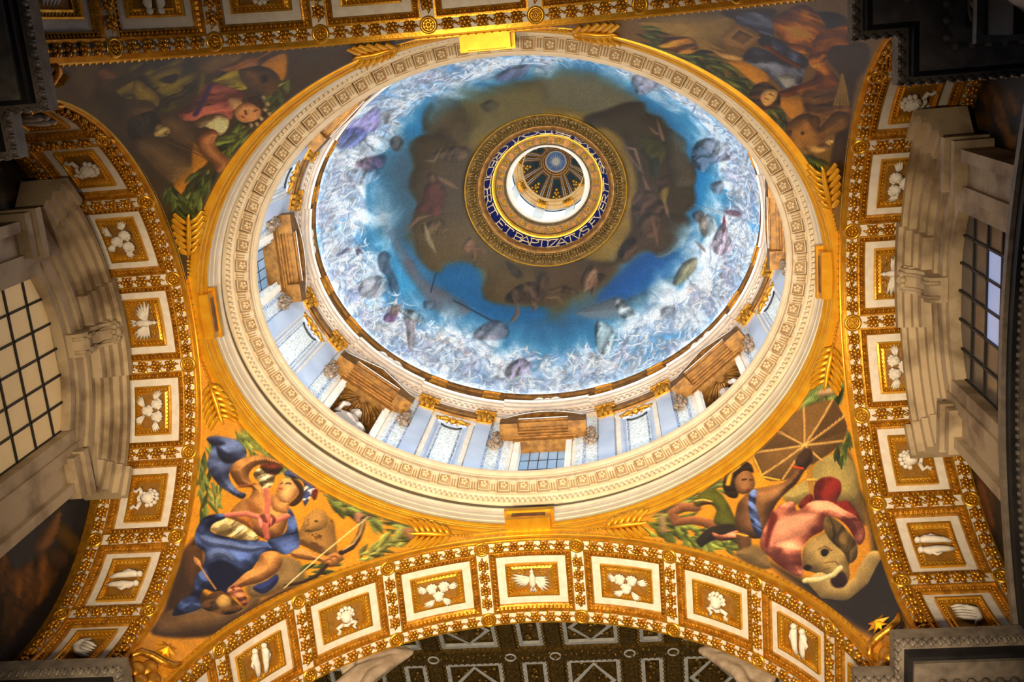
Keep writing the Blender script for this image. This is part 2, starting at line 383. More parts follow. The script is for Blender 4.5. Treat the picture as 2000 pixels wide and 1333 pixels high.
def make_arch(ax, sg, label, ks):
    ar = Arch(ax, sg); R, d = ar.R, ar.d
    base = ar.pt(np.float64(0), .9)
    e = thing('coffered_arch', label, 'arch', base)
    TM = PI / 2 + (ar.zc - 13.6) / R
    DX = 2.1 if ax == 'x' else DEPTH
    # masonry body with the recess level of the coffers
    ar.sweep(b0 := MB(), [(-.125, -.0), (-.125, DX)], -TM, TM, 96)
    ar.sweep(b0, [(-.125, DX), (-.6 if ax == 'x' else -2.2, DX)], -TM, TM, 64)
    build(b0, 'arch_soffit', GOLD2, e)
    for v0, v1 in ((0, .235), (1.515, DEPTH)):
        build(ar.sweep(MB(), [(-.12, v0), (0, v0), (0, v1), (-.12, v1)], -TM, TM, 96), 'garland_band', STUCCO, e)
        for v in (v0 + .012, v1 - .012):
            build(ar.sweep(MB(), [(-.02, v - .016), (.022, v - .014), (.022, v + .014), (-.02, v + .016)], -TM, TM, 96), 'gilt_fillet', GOLD, e)
    hw = .075 * d
    kmin, kmax = ks
    for k in range(kmin, kmax + 2):
        t = (k - .5) * d
        if abs(t) < TM:
            n = 3; ts = np.linspace(t - hw, t + hw, n + 1)
            m = MB(); m.grid([ar.pt(ts, .235, 0), ar.pt(ts, 1.515, 0)])
            for q in (t - hw, t + hw): m.add([ar.pt(np.float64(q), .235, 0), ar.pt(np.float64(q), 1.515, 0), ar.pt(np.float64(q), 1.515, -.12), ar.pt(np.float64(q), .235, -.12)], [(0, 1, 2, 3)])
            build(m, 'cross_band', STUCCO, e)
            for q in (t - hw, t + hw):
                Mw = ar.frame(q, VC); bb = MB().box(-.015, .015, -.65, .65, -.02, .022)
                put('gilt_fillet', bb.mesh('gilt_fillet', GOLD), Mw, e)
            for v in (.12, 1.645):
                Mw = ar.frame(t, v); ro = put('boss', BOSSR, Mw, e); put('boss_flower', BOSSF, Mw, ro)
            for j in range(4): put('berry_cluster', BERRY, ar.frame(t, .47 + j * .27) @ Matrix.Rotation(PI / 2 + random.uniform(-.15, .15), 4, 'Z'), e)
    for k in range(kmin, kmax + 1):
        t = k * d
        Mw = ar.frame(t, VC)
        c = put('coffer', CM[ax]['ground'], Mw, e)
        for nme in ('egg_frame', 'white_frame', 'inner_frame'): put(nme, CM[ax][nme], Mw, c)
        mo, ra = MOT[min(4, abs(k))]
        Rm = Mw @ Matrix.Translation((0, 0, -.1)) @ Matrix.Scale(1.4, 4)
        put('relief', mo, Rm, c)
        if ra: put('rays', ra, Rm, c)
        for v in (.12, 1.645):
            for j in range(5):
                q = t + (j - 2) * d / 6.2
                if abs(q) < TM: put('berry_cluster', BERRY, ar.frame(q, v) @ Matrix.Rotation(random.uniform(-.15, .15), 4, 'Z'), e)
    # mouldings on the inner edge
    build(ar.sweep(MB(), [(0, .02), (.0, -.05), (-.05, -.055)], -TM, TM, 96), 'bright_edge', GOLD, e)
    build(ar.sweep(MB(), [(-.05, -.03), (-.06, -.075), (-.19, -.09), (-.2, -.03)], -TM, TM, 96), 'bead_course', YELLOWG, e)
    build(ar.sweep(MB(), [(-.2, .0), (-.2, -.11), (-.235, -.12), (-.27, -.1), (-.3, -.05), (-.3, .05)], -TM, TM, 96), 'outer_moulding', YELLOWG, e)
    dm = MB()
    L = 2 * TM * R; kk = int(L / .135)
    for i in range(kk):
        t = -TM + (i + .5) * 2 * TM / kk; s_ = .036 / R
        q = [ar.pt(np.float64(t - s_), -.07, -.07), ar.pt(np.float64(t + s_), -.07, -.07), ar.pt(np.float64(t), -.08, -.17), ar.pt(np.float64(t), -.108, -.1)]
        dm.add(q, [(0, 1, 3), (1, 2, 3), (2, 0, 3)])
    tag(build(dm, 'pointed_beads', GOLD, e), kind='stuff')
    # key block under the ring
    kb = Arch(ax, sg).frame(0, -.12, -.33)
    o = put('key_block', MB().box(-.43, .43, -.06, .24, -.2, .16).box(-.49, .49, -.16, .27, -.3, -.17).mesh('key_block', YELLOWG), kb, e)
    put('key_panel', MB().box(-.33, .33, .12, .252, -.1, .06).mesh('key_panel', GOLDBR), kb, o)
    return ar, e
ARCHES = {}
ARCHES['far'] = make_arch('y', 1, 'wide gilt coffered arch in front of the far nave vault', (-4, 4))
ARCHES['left'] = make_arch('x', -1, 'gilt coffered arch around the cream-paned left window', (-4, 4))
ARCHES['right'] = make_arch('x', 1, 'gilt coffered arch around the dim right window', (-4, 4))
ARCHES['near'] = make_arch('y', -1, 'gilt coffered arch seen edge-on along the top of the picture', (-4, 4))

# ------------------------------------------------------------------ pendentives (surface only here, the pictures follow)
def pend_curve(z, s):
    y1 = math.sqrt(max(0, RL ** 2 - max(0, z - ZL) ** 2)); x2 = math.sqrt(max(0, RB ** 2 - max(0, z - ZB) ** 2))
    D = A * A * B * B - y1 * y1 * x2 * x2
    ia, ib = (B * B - y1 * y1) / D, (A * A - x2 * x2) / D
    a, b = ia ** -.5, ib ** -.5
    t0, t1 = math.atan2(y1 / b, A / a), math.atan2(B / b, x2 / a)
    t = t0 + (t1 - t0) * s
    return a * np.cos(t), b * np.sin(t)
ZP0, ZP1 = 13.5, 19.56
def pend_pq(x, y, z):
    return (np.abs(x) * B - np.abs(y) * A) / 7.671, (-.298 * (np.abs(x) * A + np.abs(y) * B) / 7.671 + .955 * z)

# ------------------------------------------------------------------ ring cornice under the drum
rc = thing('ring_cornice', 'oval cream cornice with modillions and flowers above a gilt ring', 'cornice', (0, 0, 19.4))
p = [(4.97, 19.5), (4.77, 19.5)] + bow(4.77, 19.5, 4.74, 19.59, .015) + [(4.74, 19.6)] + bow(4.74, 19.61, 4.755, 19.74, .055) + [(4.72, 19.76), (4.72, 19.81)] + bow(4.735, 19.81, 4.70, 19.93, .04) + [(4.70, 19.95), (4.8, 19.95)]
build(ring(MB(), p), 'gilt_ring_moulding', YELLOWG, rc)
p = [(4.8, 19.94), (4.735, 19.95), (4.735, 20.12), (4.72, 20.135), (4.72, 20.31), (4.705, 20.33), (4.705, 20.46)] + bow(4.70, 20.47, 4.675, 20.57, -.012) + [(4.67, 20.58), (4.67, 20.62), (4.85, 20.63)]
build(ring(MB(), p), 'architrave', CREAM, rc)
build(ring(MB(), [(4.8, 20.6), (4.8, 21.1)]), 'frieze', GREENM, rc)
p = [(4.85, 21.03)] + bow(4.78, 21.03, 4.73, 21.06, .01) + [(4.72, 21.05), (4.72, 21.18)] + bow(4.69, 21.18, 4.62, 21.25, .02) + [(4.61, 21.26), (4.61, 21.43)]
build(ring(MB(), p), 'bed_moulding', CREAM, rc)
p = [(4.34, 21.42), (4.34, 21.46), (4.325, 21.46), (4.325, 21.52)] + bow(4.31, 21.53, 4.265, 21.62, .015) + [(4.26, 21.62), (4.26, 21.66), (4.95, 21.72)]
build(ring(MB(), p), 'corona_lip', CREAM, rc)
build(ring(MB(), [(4.62, 21.42), (4.34, 21.42)]), 'corona_soffit', CREAM_SHADE, rc)  # darker ground so the recesses round the rosettes read as shaded
dn = MB()
for t in even_angles(4.7, 300):
    F = eframe(4.72, t, 21.115); m = MB().box(-.033, .033, -.05, .055, -.01, .055); m.xf(lambda V: (np.c_[V, np.ones(len(V))] @ np.array(F).T)[:, :3])
    for v, n0 in ((m.verts(), 0),): dn.add(v, m.f)
tag(build(dn, 'dentil_course', CREAM, rc), kind='stuff')
mo = MB().box(-.075, .075, -.15, -.02, -.0, .235).box(-.09, .09, -.02, .0, 0, .25)
for x in (-.052, 0, .052): mo.tube([(x, -.15, .02), (x, -.175, .1), (x, -.16, .2)], .018, 4)
mo.tube([(-.085, -.085, .225), (.085, -.085, .225)], .045, 8)
MODM = mo.mesh('modillion', CREAM)
GRV = MB().box(-.036, -.018, -.152, -.14, .02, .2).box(.018, .036, -.152, -.14, .02, .2).box(-.09, -.074, -.15, -.02, .0, .2).box(.074, .09, -.15, -.02, .0, .2).mesh('groove_shade', CREAM_SHADE)  # dark strips painting shade into the modillion grooves and along the sides
rs = MB()
frame_loop(rs, [(.118, .118, -.01), (.118, .118, .085), (.1, .1, .09), (.092, .092, .0)], 2)
for i in range(5): a = i * 2 * PI / 5; rs.sphere((.05 * math.cos(a), .05 * math.sin(a), .045), (.036, .036, .03), 6, 4)
rs.sphere((0, 0, .07), .022, 5, 4)
ROSM = rs.mesh('rosette', CREAM)
NM = 76
for i, t in enumerate(even_angles(4.55, NM)):
    md_ = put('modillion', MODM, eframe(4.61, t, 21.42), rc); put('groove_shade', GRV, eframe(4.61, t, 21.42), md_)
for i, t in enumerate(even_angles(4.55, NM, .5)):
    put('rosette', ROSM, eframe(4.475, t, 21.42) @ Matrix.Rotation(PI / 2, 4, 'X'), rc)

# ------------------------------------------------------------------ drum
dr = thing('dome_drum', 'pale marble drum with paired pilasters below the painted dome', 'drum', (0, 0, 21.7))
BW = 4.95
WIN = [0, PI / 2, PI, 3 * PI / 2]
# wall, left open behind windows and niches
ws = MB()
edges = sorted([t for k in range(8) for t in (k * PI / 4 - math.radians(5.3), k * PI / 4 + math.radians(5.3))])
for k in range(8):
    c = k * PI / 4; h = math.radians(5.5)
    ring(ws, [(BW, 21.7), (BW, 26.7)], c + h, c + PI / 4 - h, 14, caps=False)
    ring(ws, [(BW, 25.05), (BW, 26.7)], c - h, c + h, 6, caps=False)
build(ws, 'drum_wall', WHITEM, dr)
pilm = MB().box(-.19, .19, 0, 4.4, -.02, .1)
PILM = pilm.mesh('pilaster', BLUEP)
cp = MB().box(-.2, .2, 0, .05, -.02, .12).box(-.26, .26, .5, .57, -.02, .24)
for x in (-.14, 0, .14):
    cp.tube([(x, .04, .11), (x, .16, .15), (x, .24, .2), (x, .21, .24)], [.055, .06, .045, .02], 6, True, .6)
for x in (-.08, .08): cp.tube([(x, .18, .12), (x, .34, .17), (x, .4, .23)], [.05, .05, .025], 6, True, .6)
for s_ in (-1, 1):
    pts = [(s_ * (.2 + .06 * math.cos(a) * (1 - a / 9)), .43 + .06 * math.sin(a) * (1 - a / 9), .19) for a in np.linspace(-1.5, 5, 10)]
    cp.tube(pts, .028, 5); cp.sphere((s_ * .2, .43, .19), .035, 6, 4)
cp.sphere((0, .5, .22), .06, 6, 4)
cp.box(-.17, .17, .03, .5, -.02, .1)
CAPM = cp.mesh('capital', GOLD2)
strip = MB().box(-.07, .07, 0, 4.95, -.02, .05); CSTR = strip.mesh('cream_strip', CREAMS)
vs = MB().box(-.035, .035, 0, 4.9, -.02, .02); VSTR = vs.mesh('veined_strip', BLUEV)
pf = MB()
frame_loop(pf, [(.42, 2.2, -.02), (.42, 2.2, .07), (.36, 2.14, .07), (.36, 2.14, .03), (.30, 2.08, .03), (.30, 2.08, -.02)], 2)
PANF = pf.mesh('panel_frame', BLUEP)
pv = MB(); frame_loop(pv, [(.29, 2.07, .004), (.23, 2.0, .012), (.22, 1.99, .0)], 2); PANV = pv.mesh('panel_border', BLUEV)
ms = MB(); head(ms, 0, 0, .1, .11)
for s_ in (-1, 1):
    ms.tube([(s_ * .08, .06, .08), (s_ * .2, .1, .1), (s_ * .32, .05, .08), (s_ * .36, -.03, .07), (s_ * .3, -.04, .07)], [.05, .06, .05, .035, .02], 6)
    ms.tube([(s_ * .1, -.06, .07), (s_ * .2, -.02, .08), (s_ * .24, .05, .07)], [.04, .04, .02], 6)
    ms.sphere((s_ * .37, .1, .07), .05, 6, 4)
ms.box(-.44, .44, .1, .2, -.02, .08)
MASK = ms.mesh('gilt_mask', GOLD2)
ar_ = MB(); ar_.tube([(-.26, .06, .03), (-.16, -.06, .03), (0, -.1, .03), (.16, -.06, .03), (.26, .06, .03)], .022, 5); SWAG = ar_.mesh('panel_head', IRON)
fs = MB()
rr = np.random.default_rng(3)
for i in range(34):
    y = -rr.random() ** .8 * .95; wdt = .075 + .1 * math.sin(min(1, (-y) / .75) * PI / 1.35); a = rr.uniform(-1, 1)
    fs.sphere((a * wdt, y, .07 + .07 * (1 - a * a) * rr.uniform(.6, 1.2)), rr.uniform(.04, .065), 5, 4)
fs.tube([(0, .12, .03), (0, 0, .05), (0, -.5, .07), (0, -.9, .05)], [.03, .07, .12, .06], 6)
FEST = fs.mesh('fruit_drop', BROWNS)
for k in range(8):
    c = k * PI / 4
    for s_ in (-1, 1):
        t = c + s_ * math.radians(15.0)
        P_ = put('pilaster', PILM, eframe(BW, t, 21.62), dr); put('capital', CAPM, eframe(BW - .02, t, 26.02), P_)
        put('cream_strip', CSTR, eframe(BW, c + s_ * math.radians(17.9), 21.62), dr)
        for q in (9.6, 12.9): put('veined_strip', VSTR, eframe(BW, c + s_ * math.radians(q), 21.65), dr)
        put('fruit_drop', FEST, eframe(BW, c + s_ * math.radians(11.2), 25.45), dr)
    t = c + PI / 8
    f_ = put('wall_panel', PANF, eframe(BW, t, 23.55), dr); put('panel_border', PANV, eframe(BW, t, 23.55), f_)
    put('gilt_mask', MASK, eframe(BW, t, 25.75), f_); put('panel_head', SWAG, eframe(BW, t, 25.52), f_)
    build(ring(MB(), [(BW - .0, 26.02), (BW - .05, 26.02), (BW - .05, 26.2), (BW, 26.2)], c + math.radians(17), c + math.radians(28), 8), 'cream_lintel', CREAMS, dr)
    build(ring(MB(), [(BW - .0, 26.22), (BW - .1, 26.24), (BW - .1, 26.36), (BW - .14, 26.4), (BW - .14, 26.62)], c + math.radians(12.9), c + math.radians(32.1), 10), 'gilt_lintel', GOLDBR, dr)
# aedicules
def local_ring_box(mb, t, hw0, hw1, y0, y1, z0, z1):
    mb.add([(-hw0, y0, z0), (hw0, y0, z0), (hw0, y0, z1), (-hw0, y0, z1), (-hw1, y1, z0), (hw1, y1, z0), (hw1, y1, z1), (-hw1, y1, z1)],
           [(0, 1, 2, 3), (7, 6, 5, 4), (0, 4, 5, 1), (1, 5, 6, 2), (2, 6, 7, 3), (3, 7, 4, 0)])
for k in range(8):
    c = k * PI / 4; F = eframe(BW, c, 21.62); seg = (k % 2 == 0)
    j = MB()
    for s_ in (-1, 1):
        x0, x1 = sorted((s_ * .56, s_ * .7)); j.box(x0, x1, 0, 3.5, -.25, .1)
        x0, x1 = sorted((s_ * .72, s_ * .8)); j.box(x0, x1, 0, 3.55, -.1, .07)
        x0, x1 = sorted((s_ * .82, s_ * .88)); j.box(x0, x1, 0, 3.6, -.1, .04)
    ae = put('window_case' if seg else 'niche_case', j.mesh('jambs', CREAMS), F, dr)
    pd = MB()
    pd.box(-.74, .74, 3.38, 3.56, -.3, .12); pd.box(-.78, .78, 3.56, 3.62, -.1, .16)
    for hw, y0, y1, z1 in ((.84, 3.62, 3.74, .2), (.86, 3.74, 3.82, .24), (.9, 3.82, 3.86, .3), (1.0, 3.86, 3.95, .42), (1.04, 3.95, 4.02, .46)): pd.box(-hw, hw, y0, y1, -.1, z1)
    for s_ in (-1, 1): x0, x1 = sorted((s_ * .62, s_ * 1.06)); pd.box(x0, x1, 3.6, 4.02, -.1, .5)
    n = 14; xs = np.linspace(-1.04, 1.04, n + 1)
    hh = [4.02 + (.44 * (1 - (x / 1.04) ** 2) if seg else .5 * (1 - abs(x) / 1.04)) for x in xs]
    for (za, zb, inset) in ((-.1, .3, .09), (.3, .46, 0)):
        up = [(x, h + .06, z) for z in (za, zb) for x, h in zip(xs, hh)]
        lo = [(x, max(4.0, h - .05), z) for z in (za, zb) for x, h in zip(xs, hh)]
        m = n + 1
        pd.grid([[(x, h + .06, z) for x, h in zip(xs, hh)] for z in (za, zb)]); pd.grid([[(x, max(4.0, h - .06), z) for x, h in zip(xs, hh)] for z in (za, zb)])
        pd.grid([[(x, h + .06, zb) for x, h in zip(xs, hh)], [(x, max(4.0, h - .06), zb) for x, h in zip(xs, hh)]])
    pd.grid([[(x, h, .22) for x, h in zip(xs, hh)], [(x, 4.0, .22) for x in xs]])
    put('pediment', pd.mesh('pediment', GOLDBR), F, ae)
    ed = MB(); ed.tube([(x, h + .065, .46) for x, h in zip(xs, hh)], .012, 4); ed.box(-1.06, 1.06, 4.02, 4.035, .44, .475)  # white trim standing in for light caught on the pediment edges
    put('lit_edge', ed.mesh('lit_edge', STUCCO), F, ae)
WNAME = {0: 'right', 2: 'far', 4: 'left', 6: 'near'}
nwin = 3
for k in (2, 4, 0):
    F = eframe(BW, k * PI / 4, 21.62) @ Matrix.Translation((0, 0, -.2))
    wd = put('window_%d' % nwin, None, F); tag(wd, kind='structure'); nwin += 1
    wd['label'] = {2: 'pale blue drum window below the far curved pediment', 4: 'small blue drum window at the left edge of the drum', 0: 'drum window hidden at the right edge of the drum'}[k]
    for i in range(6):
        for jx in range(5):
            x0, x1 = -.56 + jx * .224, -.56 + (jx + 1) * .224; y0, y1 = i * .57, (i + 1) * .57
            put('pane', MB().box(x0 + .008, x1 - .008, y0 + .008, y1 - .008, -.01, .0).mesh('pane', PANEDR), F, wd)
    for jx in range(6): put('glazing_bar', MB().box(-.56 + jx * .224 - .008, -.56 + jx * .224 + .008, 0, 3.42, -.012, .012).mesh('glazing_bar', IRON), F, wd)
    for i in range(7): put('glazing_bar', MB().box(-.56, .56, i * .57 - .008, i * .57 + .008, -.012, .012).mesh('glazing_bar', IRON), F, wd)
for k in (6, 1, 3, 5, 7):
    F = eframe(BW, k * PI / 4, 21.62)
    if k == 6:
        put('window_shutter', MB().box(-.6, .6, 0, 3.45, -.25, -.2).mesh('window_shutter', BLUEP), F, dr); continue
    nb = MB(); zs = np.linspace(0, 2.9, 8); an = np.linspace(0, PI, 15)
    nb.grid([[(.56 * math.cos(a), y, -.62 * math.sin(a)) for a in an] for y in zs])
    nb.grid([[(.56 * math.cos(a) * math.cos(q), 2.9 + .5 * math.sin(q), -.62 * math.sin(a) * math.cos(q)) for a in an] for q in np.linspace(0, PI / 2, 7)])
    nb.box(-.57, -.5, 0, 3.5, -.16, -.14)
    put('niche_shell', nb.mesh('niche_shell', GOLDBR), F, dr)
    sh = MB()
    for a in np.linspace(.25, PI - .25, 9): sh.tube([(.52 * math.cos(a) * math.cos(q), 2.9 + .47 * math.sin(q), -.58 * math.sin(a) * math.cos(q)) for q in np.linspace(0, 1.35, 6)], [.05, .05, .045, .035, .03, .02], 5)
    put('shell_ribs', sh.mesh('shell_ribs', GOLDBR), F, dr)
    sp = MB(); sp.add([(-.58, 2.85, -.12)] + [(.56 * math.cos(a), 2.9 + .5 * math.sin(a), -.12) for a in np.linspace(PI, 0, 15)] + [(.58, 2.85, -.12), (.58, 3.5, -.12), (-.58, 3.5, -.12)], [tuple(range(19))])
    put('niche_spandrel', sp.mesh('niche_spandrel', BLUEP), F, dr)
# drum entablature and gilt attic band, breaking forward over windows and niches
en = thing('drum_entablature', 'grey-brown dentilled cornice crowning the drum', 'cornice', (0, 0, 26.6))
build(ring(MB(), [(BW, 26.56), (4.84, 26.58), (4.84, 26.7), (4.82, 26.71), (4.82, 26.82), (4.8, 26.84), (4.8, 26.98), (4.72, 27.0)]), 'architrave', DRUMC, en)
def breaking(prof, n=20):
    m = MB()
    for k in range(8):
        c = k * PI / 4; h = math.radians(11.2)
        ring(m, [(b - .05, z) for b, z in prof], c - h, c + h, n); ring(m, prof, c + h, c + PI / 4 - h, n)
    return m
build(breaking([(4.8, 26.98), (4.74, 26.99), (4.73, 27.12), (4.68, 27.14), (4.66, 27.24), (4.62, 27.26), (4.62, 27.3), (4.92, 27.34)]), 'cornice_band', DRUMC, en)
build(breaking([(4.665, 27.235), (4.612, 27.255), (4.612, 27.27), (4.66, 27.275)]), 'pale_line', STUCCO, en)
dn = MB()
for t in even_angles(4.78, 220):
    F = np.array(eframe(4.8, t, 26.93)); m = MB().box(-.04, .04, -.055, .05, -.01, .055); m.xf(lambda V: (np.c_[V, np.ones(len(V))] @ F.T)[:, :3]); dn.add(m.verts(), m.f)
tag(build(dn, 'dentil_course', DRUMC, en), kind='stuff')
build(ring(MB(), [(4.86, 27.3), (4.74, 27.32), (4.74, 27.62), (4.71, 27.66), (4.71, 27.9)] + bow(4.7, 27.9, 4.66, 28.0, .02) + [(4.65, 28.02), (4.65, 28.06), (4.75, 28.08)]), 'gilt_attic_band', GOLDBR, en)
ab = MB(); ab.box(-.2, .2, 0, .42, -.02, .08); ab.box(-.23, .23, .36, .44, -.02, .1); ab.box(-.23, .23, 0, .05, -.02, .1)
ABM = ab.mesh('attic_block', GOLD2)
cs = MB()
for s_ in (-1, 1):
    cs.tube([(s_ * (.1 + .27 * q), .2 + .1 * math.sin(q * PI * 1.1), .06) for q in np.linspace(0, 1, 9)], [.03, .04, .045, .05, .05, .045, .04, .03, .025], 6)
    cs.tube([(s_ * (.33 + .07 * math.cos(a) * (1 - a / 10)), .13 + .08 * math.sin(a) * (1 - a / 10), .07) for a in np.linspace(-1, 6, 12)], .022, 5)
cs.sphere((0, .2, .06), (.12, .1, .05), 8, 5)
CSM = cs.mesh('attic_cartouche', RELIEF)
for k in range(8):
    c = k * PI / 4
    put('attic_cartouche', CSM, eframe(4.73, c, 27.4), en)
    for s_ in (-1, 1): put('attic_block', ABM, eframe(4.72, c + s_ * math.radians(15), 27.55), en)

tag(build(ring(MB(), [(4.698, 28.085), (4.665, 28.09)]), 'light_strip', LEDM), 'added unseen cold light strip at the foot of the painted dome', 'lamp')  # strip added out of sight to brighten the dome mosaic
tag(build(ring(MB(), [(4.62, 21.715), (4.57, 21.72)]), 'light_strip', LEDB), 'thin cold light strip hidden on the ledge of the ring cornice', 'lamp')
# ------------------------------------------------------------------ dome shell
ZD, HD, BD, AD = 28.05, 6.98, 4.70, 5.80
def dome_pt(th, ph):
    b = BD * np.cos(ph); a = 1.99 + (b - 1.86) * (AD - 1.99) / (BD - 1.86)
    return np.stack([a * np.cos(th), b * np.sin(th), ZD + HD * np.sin(ph)], -1)
PHM = math.acos(1.86 / BD)
PHG = math.acos(2.36 / BD)            # foot of the gilt wreath round the eye

# gilt wreath, inscription ring, eye of the dome
oc = thing('oculus_ring', 'gilt and blue inscribed ring around the eye of the dome', 'ring', (0, 0, 34))
def dring(mb, prof, n=160, ths=None):
    """prof = (b, z); long axis follows the dome's own oval"""
    ths = np.linspace(0, 2 * PI, n + 1)
    for (b0, z0), (b1, z1) in zip(prof[:-1], prof[1:]):
        f = lambda b, z: np.stack([(b * 1.07) * np.cos(ths), b * np.sin(ths), z + 0 * ths], -1)
        mb.grid([f(b0, z0), f(b1, z1)])
    return mb
wz = lambda b: ZD + HD * math.sqrt(max(0, 1 - (b / BD) ** 2))
build(dring(MB(), [(b, wz(b) - .03) for b in (2.36, 2.2, 2.05, 1.95)]), 'wreath_ground', WREATH, oc)
build(dring(MB(), [(2.37, wz(2.37) - .02), (2.36, wz(2.36) - .05), (2.34, wz(2.34) - .05), (2.33, wz(2.33) - .02)]), 'wreath_fillet', GOLD, oc)
WL = MB()
for i in range(150):
    t = i / 150 * 2 * PI
    for b in (2.1, 2.24):
        tt = t + random.uniform(-.015, .015); WL.sphere((b * 1.07 * math.cos(tt), b * math.sin(tt), wz(b) - .05), (.05, .05, .035), 5, 4)
    t2 = t + .02
    WL.tube([(2.04 * 1.07 * math.cos(t2), 2.04 * math.sin(t2), wz(2.04) - .04), (2.17 * 1.07 * math.cos(t2 + .03), 2.17 * math.sin(t2 + .03), wz(2.17) - .075), (2.3 * 1.07 * math.cos(t2), 2.3 * math.sin(t2), wz(2.3) - .04)], [.015, .035, .01], 4)
tag(build(WL, 'wreath_leaves', WREATH, oc), kind='stuff')
build(dring(MB(), [(1.99, 34.3)] + bow(1.97, 34.3, 1.9, 34.36, .02) + [(1.9, 34.4)] + bow(1.9, 34.4, 1.84, 34.5, .02) + [(1.84, 34.52)]), 'gilt_rim', GOLDBR, oc)
ZI0, ZI1, BI0, BI1 = 34.46, 35.2, 1.9, 1.66
build(dring(MB(), [(BI0, ZI0), (BI1, ZI1)]), 'inscription_band', LAPIS, oc)
p = [(1.68, 35.18), (1.63, 35.19), (1.63, 35.26)] + bow(1.62, 35.26, 1.58, 35.34, .02) + [(1.58, 35.45)]
build(dring(MB(), p), 'bead_moulding', GOLD, oc)
build(dring(MB(), [(1.58, 35.4), (1.58, 35.6), (1.34, 35.62), (1.32, 35.7), (1.28, 35.74), (1.28, 36.0)]), 'eye_cornice', WREATH, oc)
bd = MB()
for i in range(150): t = i / 150 * 2 * PI; bd.sphere((1.62 * 1.07 * math.cos(t), 1.62 * math.sin(t), 35.28), .028, 5, 3)
tag(build(bd, 'bead_course', GOLD, oc), kind='stuff')
er = MB()
for i in range(6): a = i * PI / 3; er.sphere((.05 * math.cos(a), .05 * math.sin(a), .02), (.032, .032, .02), 5, 4)
er.sphere((0, 0, .035), .025, 5, 4); ER = er.mesh('eye_rosette', GOLD)
eb = MB().box(-.09, .09, -.11, .11, -.0, .05).box(-.07, -.03, -.1, .1, .05, .07).box(.03, .07, -.1, .1, .05, .07); EB = eb.mesh('eye_bracket', GOLDBR)
for i in range(20):
    for j, mm in ((0, ER), (.5, EB)):
        t = (i + j) / 20 * 2 * PI; F = Matrix.Translation((1.45 * 1.07 * math.cos(t), 1.45 * math.sin(t), 35.61)) @ Matrix.Rotation(t - PI / 2, 4, 'Z') @ Matrix.Rotation(PI, 4, 'X')
        put('eye_rosette' if mm is ER else 'eye_bracket', mm, F, oc)
# letters: strokes in a unit box (x to the right, y up)
def arc(cx, cy, rx, ry, a0, a1, n=9): return [(cx + rx * math.cos(math.radians(a)), cy + ry * math.sin(math.radians(a))) for a in np.linspace(a0, a1, n)]
GL = {'A': [[(0, 0), (.36, 1)], [(.36, 1), (.72, 0)], [(.14, .36), (.58, .36)], [(-.08, 0), (.1, 0)], [(.62, 0), (.82, 0)]],
      'B': [[(.08, 0), (.08, 1)], [(0, 1), (.3, 1)] + arc(.3, .76, .24, .24, 90, -90) + [(.08, .52)], [(.3, .52)] + arc(.32, .26, .28, .26, 90, -90) + [(0, 0)]],
      'C': [arc(.46, .5, .44, .5, 50, 310, 14), [(.75, .72), (.75, .95)]],
      'D': [[(.08, 0), (.08, 1)], [(0, 1), (.3, 1)] + arc(.3, .5, .44, .5, 90, -90, 12) + [(0, 0)]],
      'E': [[(.08, 0), (.08, 1)], [(0, 1), (.54, 1), (.54, .88)], [(.08, .52), (.44, .52)], [(0, 0), (.58, 0), (.58, .14)]],
      'F': [[(.08, 0), (.08, 1)], [(0, 1), (.54, 1), (.54, .86)], [(.08, .52), (.42, .52)], [(0, 0), (.2, 0)]],
      'I': [[(.1, 0), (.1, 1)], [(0, 0), (.2, 0)], [(0, 1), (.2, 1)]],
      'L': [[(.08, 0), (.08, 1)], [(0, 1), (.18, 1)], [(0, 0), (.54, 0), (.54, .16)]],
      'P': [[(.08, 0), (.08, 1)], [(0, 1), (.3, 1)] + arc(.3, .74, .26, .26, 90, -90) + [(.08, .48)], [(0, 0), (.2, 0)]],
      'Q': [arc(.48, .5, .46, .5, 0, 360, 18), [(.5, .16), (.72, -.1), (.98, -.16)]],
      'R': [[(.08, 0), (.08, 1)], [(0, 1), (.3, 1)] + arc(.3, .74, .26, .26, 90, -90) + [(.08, .48)], [(.32, .48), (.66, 0), (.76, 0)], [(0, 0), (.2, 0)]],
      'S': [arc(.28, .75, .23, .24, 40, 260, 9) + arc(.27, .25, .25, .25, 80, -140, 9), [(.48, .78), (.48, .96)], [(.04, .04), (.04, .24)]],
      'T': [[(.34, 0), (.34, 1)], [(0, .86), (0, 1), (.68, 1), (.68, .86)], [(.22, 0), (.46, 0)]],
      'U': [[(.08, 1), (.08, .36)] + arc(.34, .36, .26, .36, 180, 360, 9) + [(.6, 1)], [(0, 1), (.18, 1)], [(.5, 1), (.7, 1)]],
      'V': [[(0, 1), (.36, 0)], [(.36, 0), (.72, 1)], [(-.08, 1), (.12, 1)], [(.62, 1), (.82, 1)]],
      'Z': [[(.04, .86), (.04, 1), (.6, 1), (.0, 0), (.62, 0), (.62, .14)]],
      '.': [[(.05, .5), (.12, .44)], [(.08, .54), (.09, .4)]]}
WORDS = [('BAPTIZATVS', 122.5, 53.7), ('FVERIT', 41.9, 0), ('SALUVS', -14, -54), ('ERIT', -66, -87), ('.', -93, -93), ('QVI', -101.7, -118.4), ('CREDIDERIT', -131.9, -200.5), ('ET', -215.2, -225)]
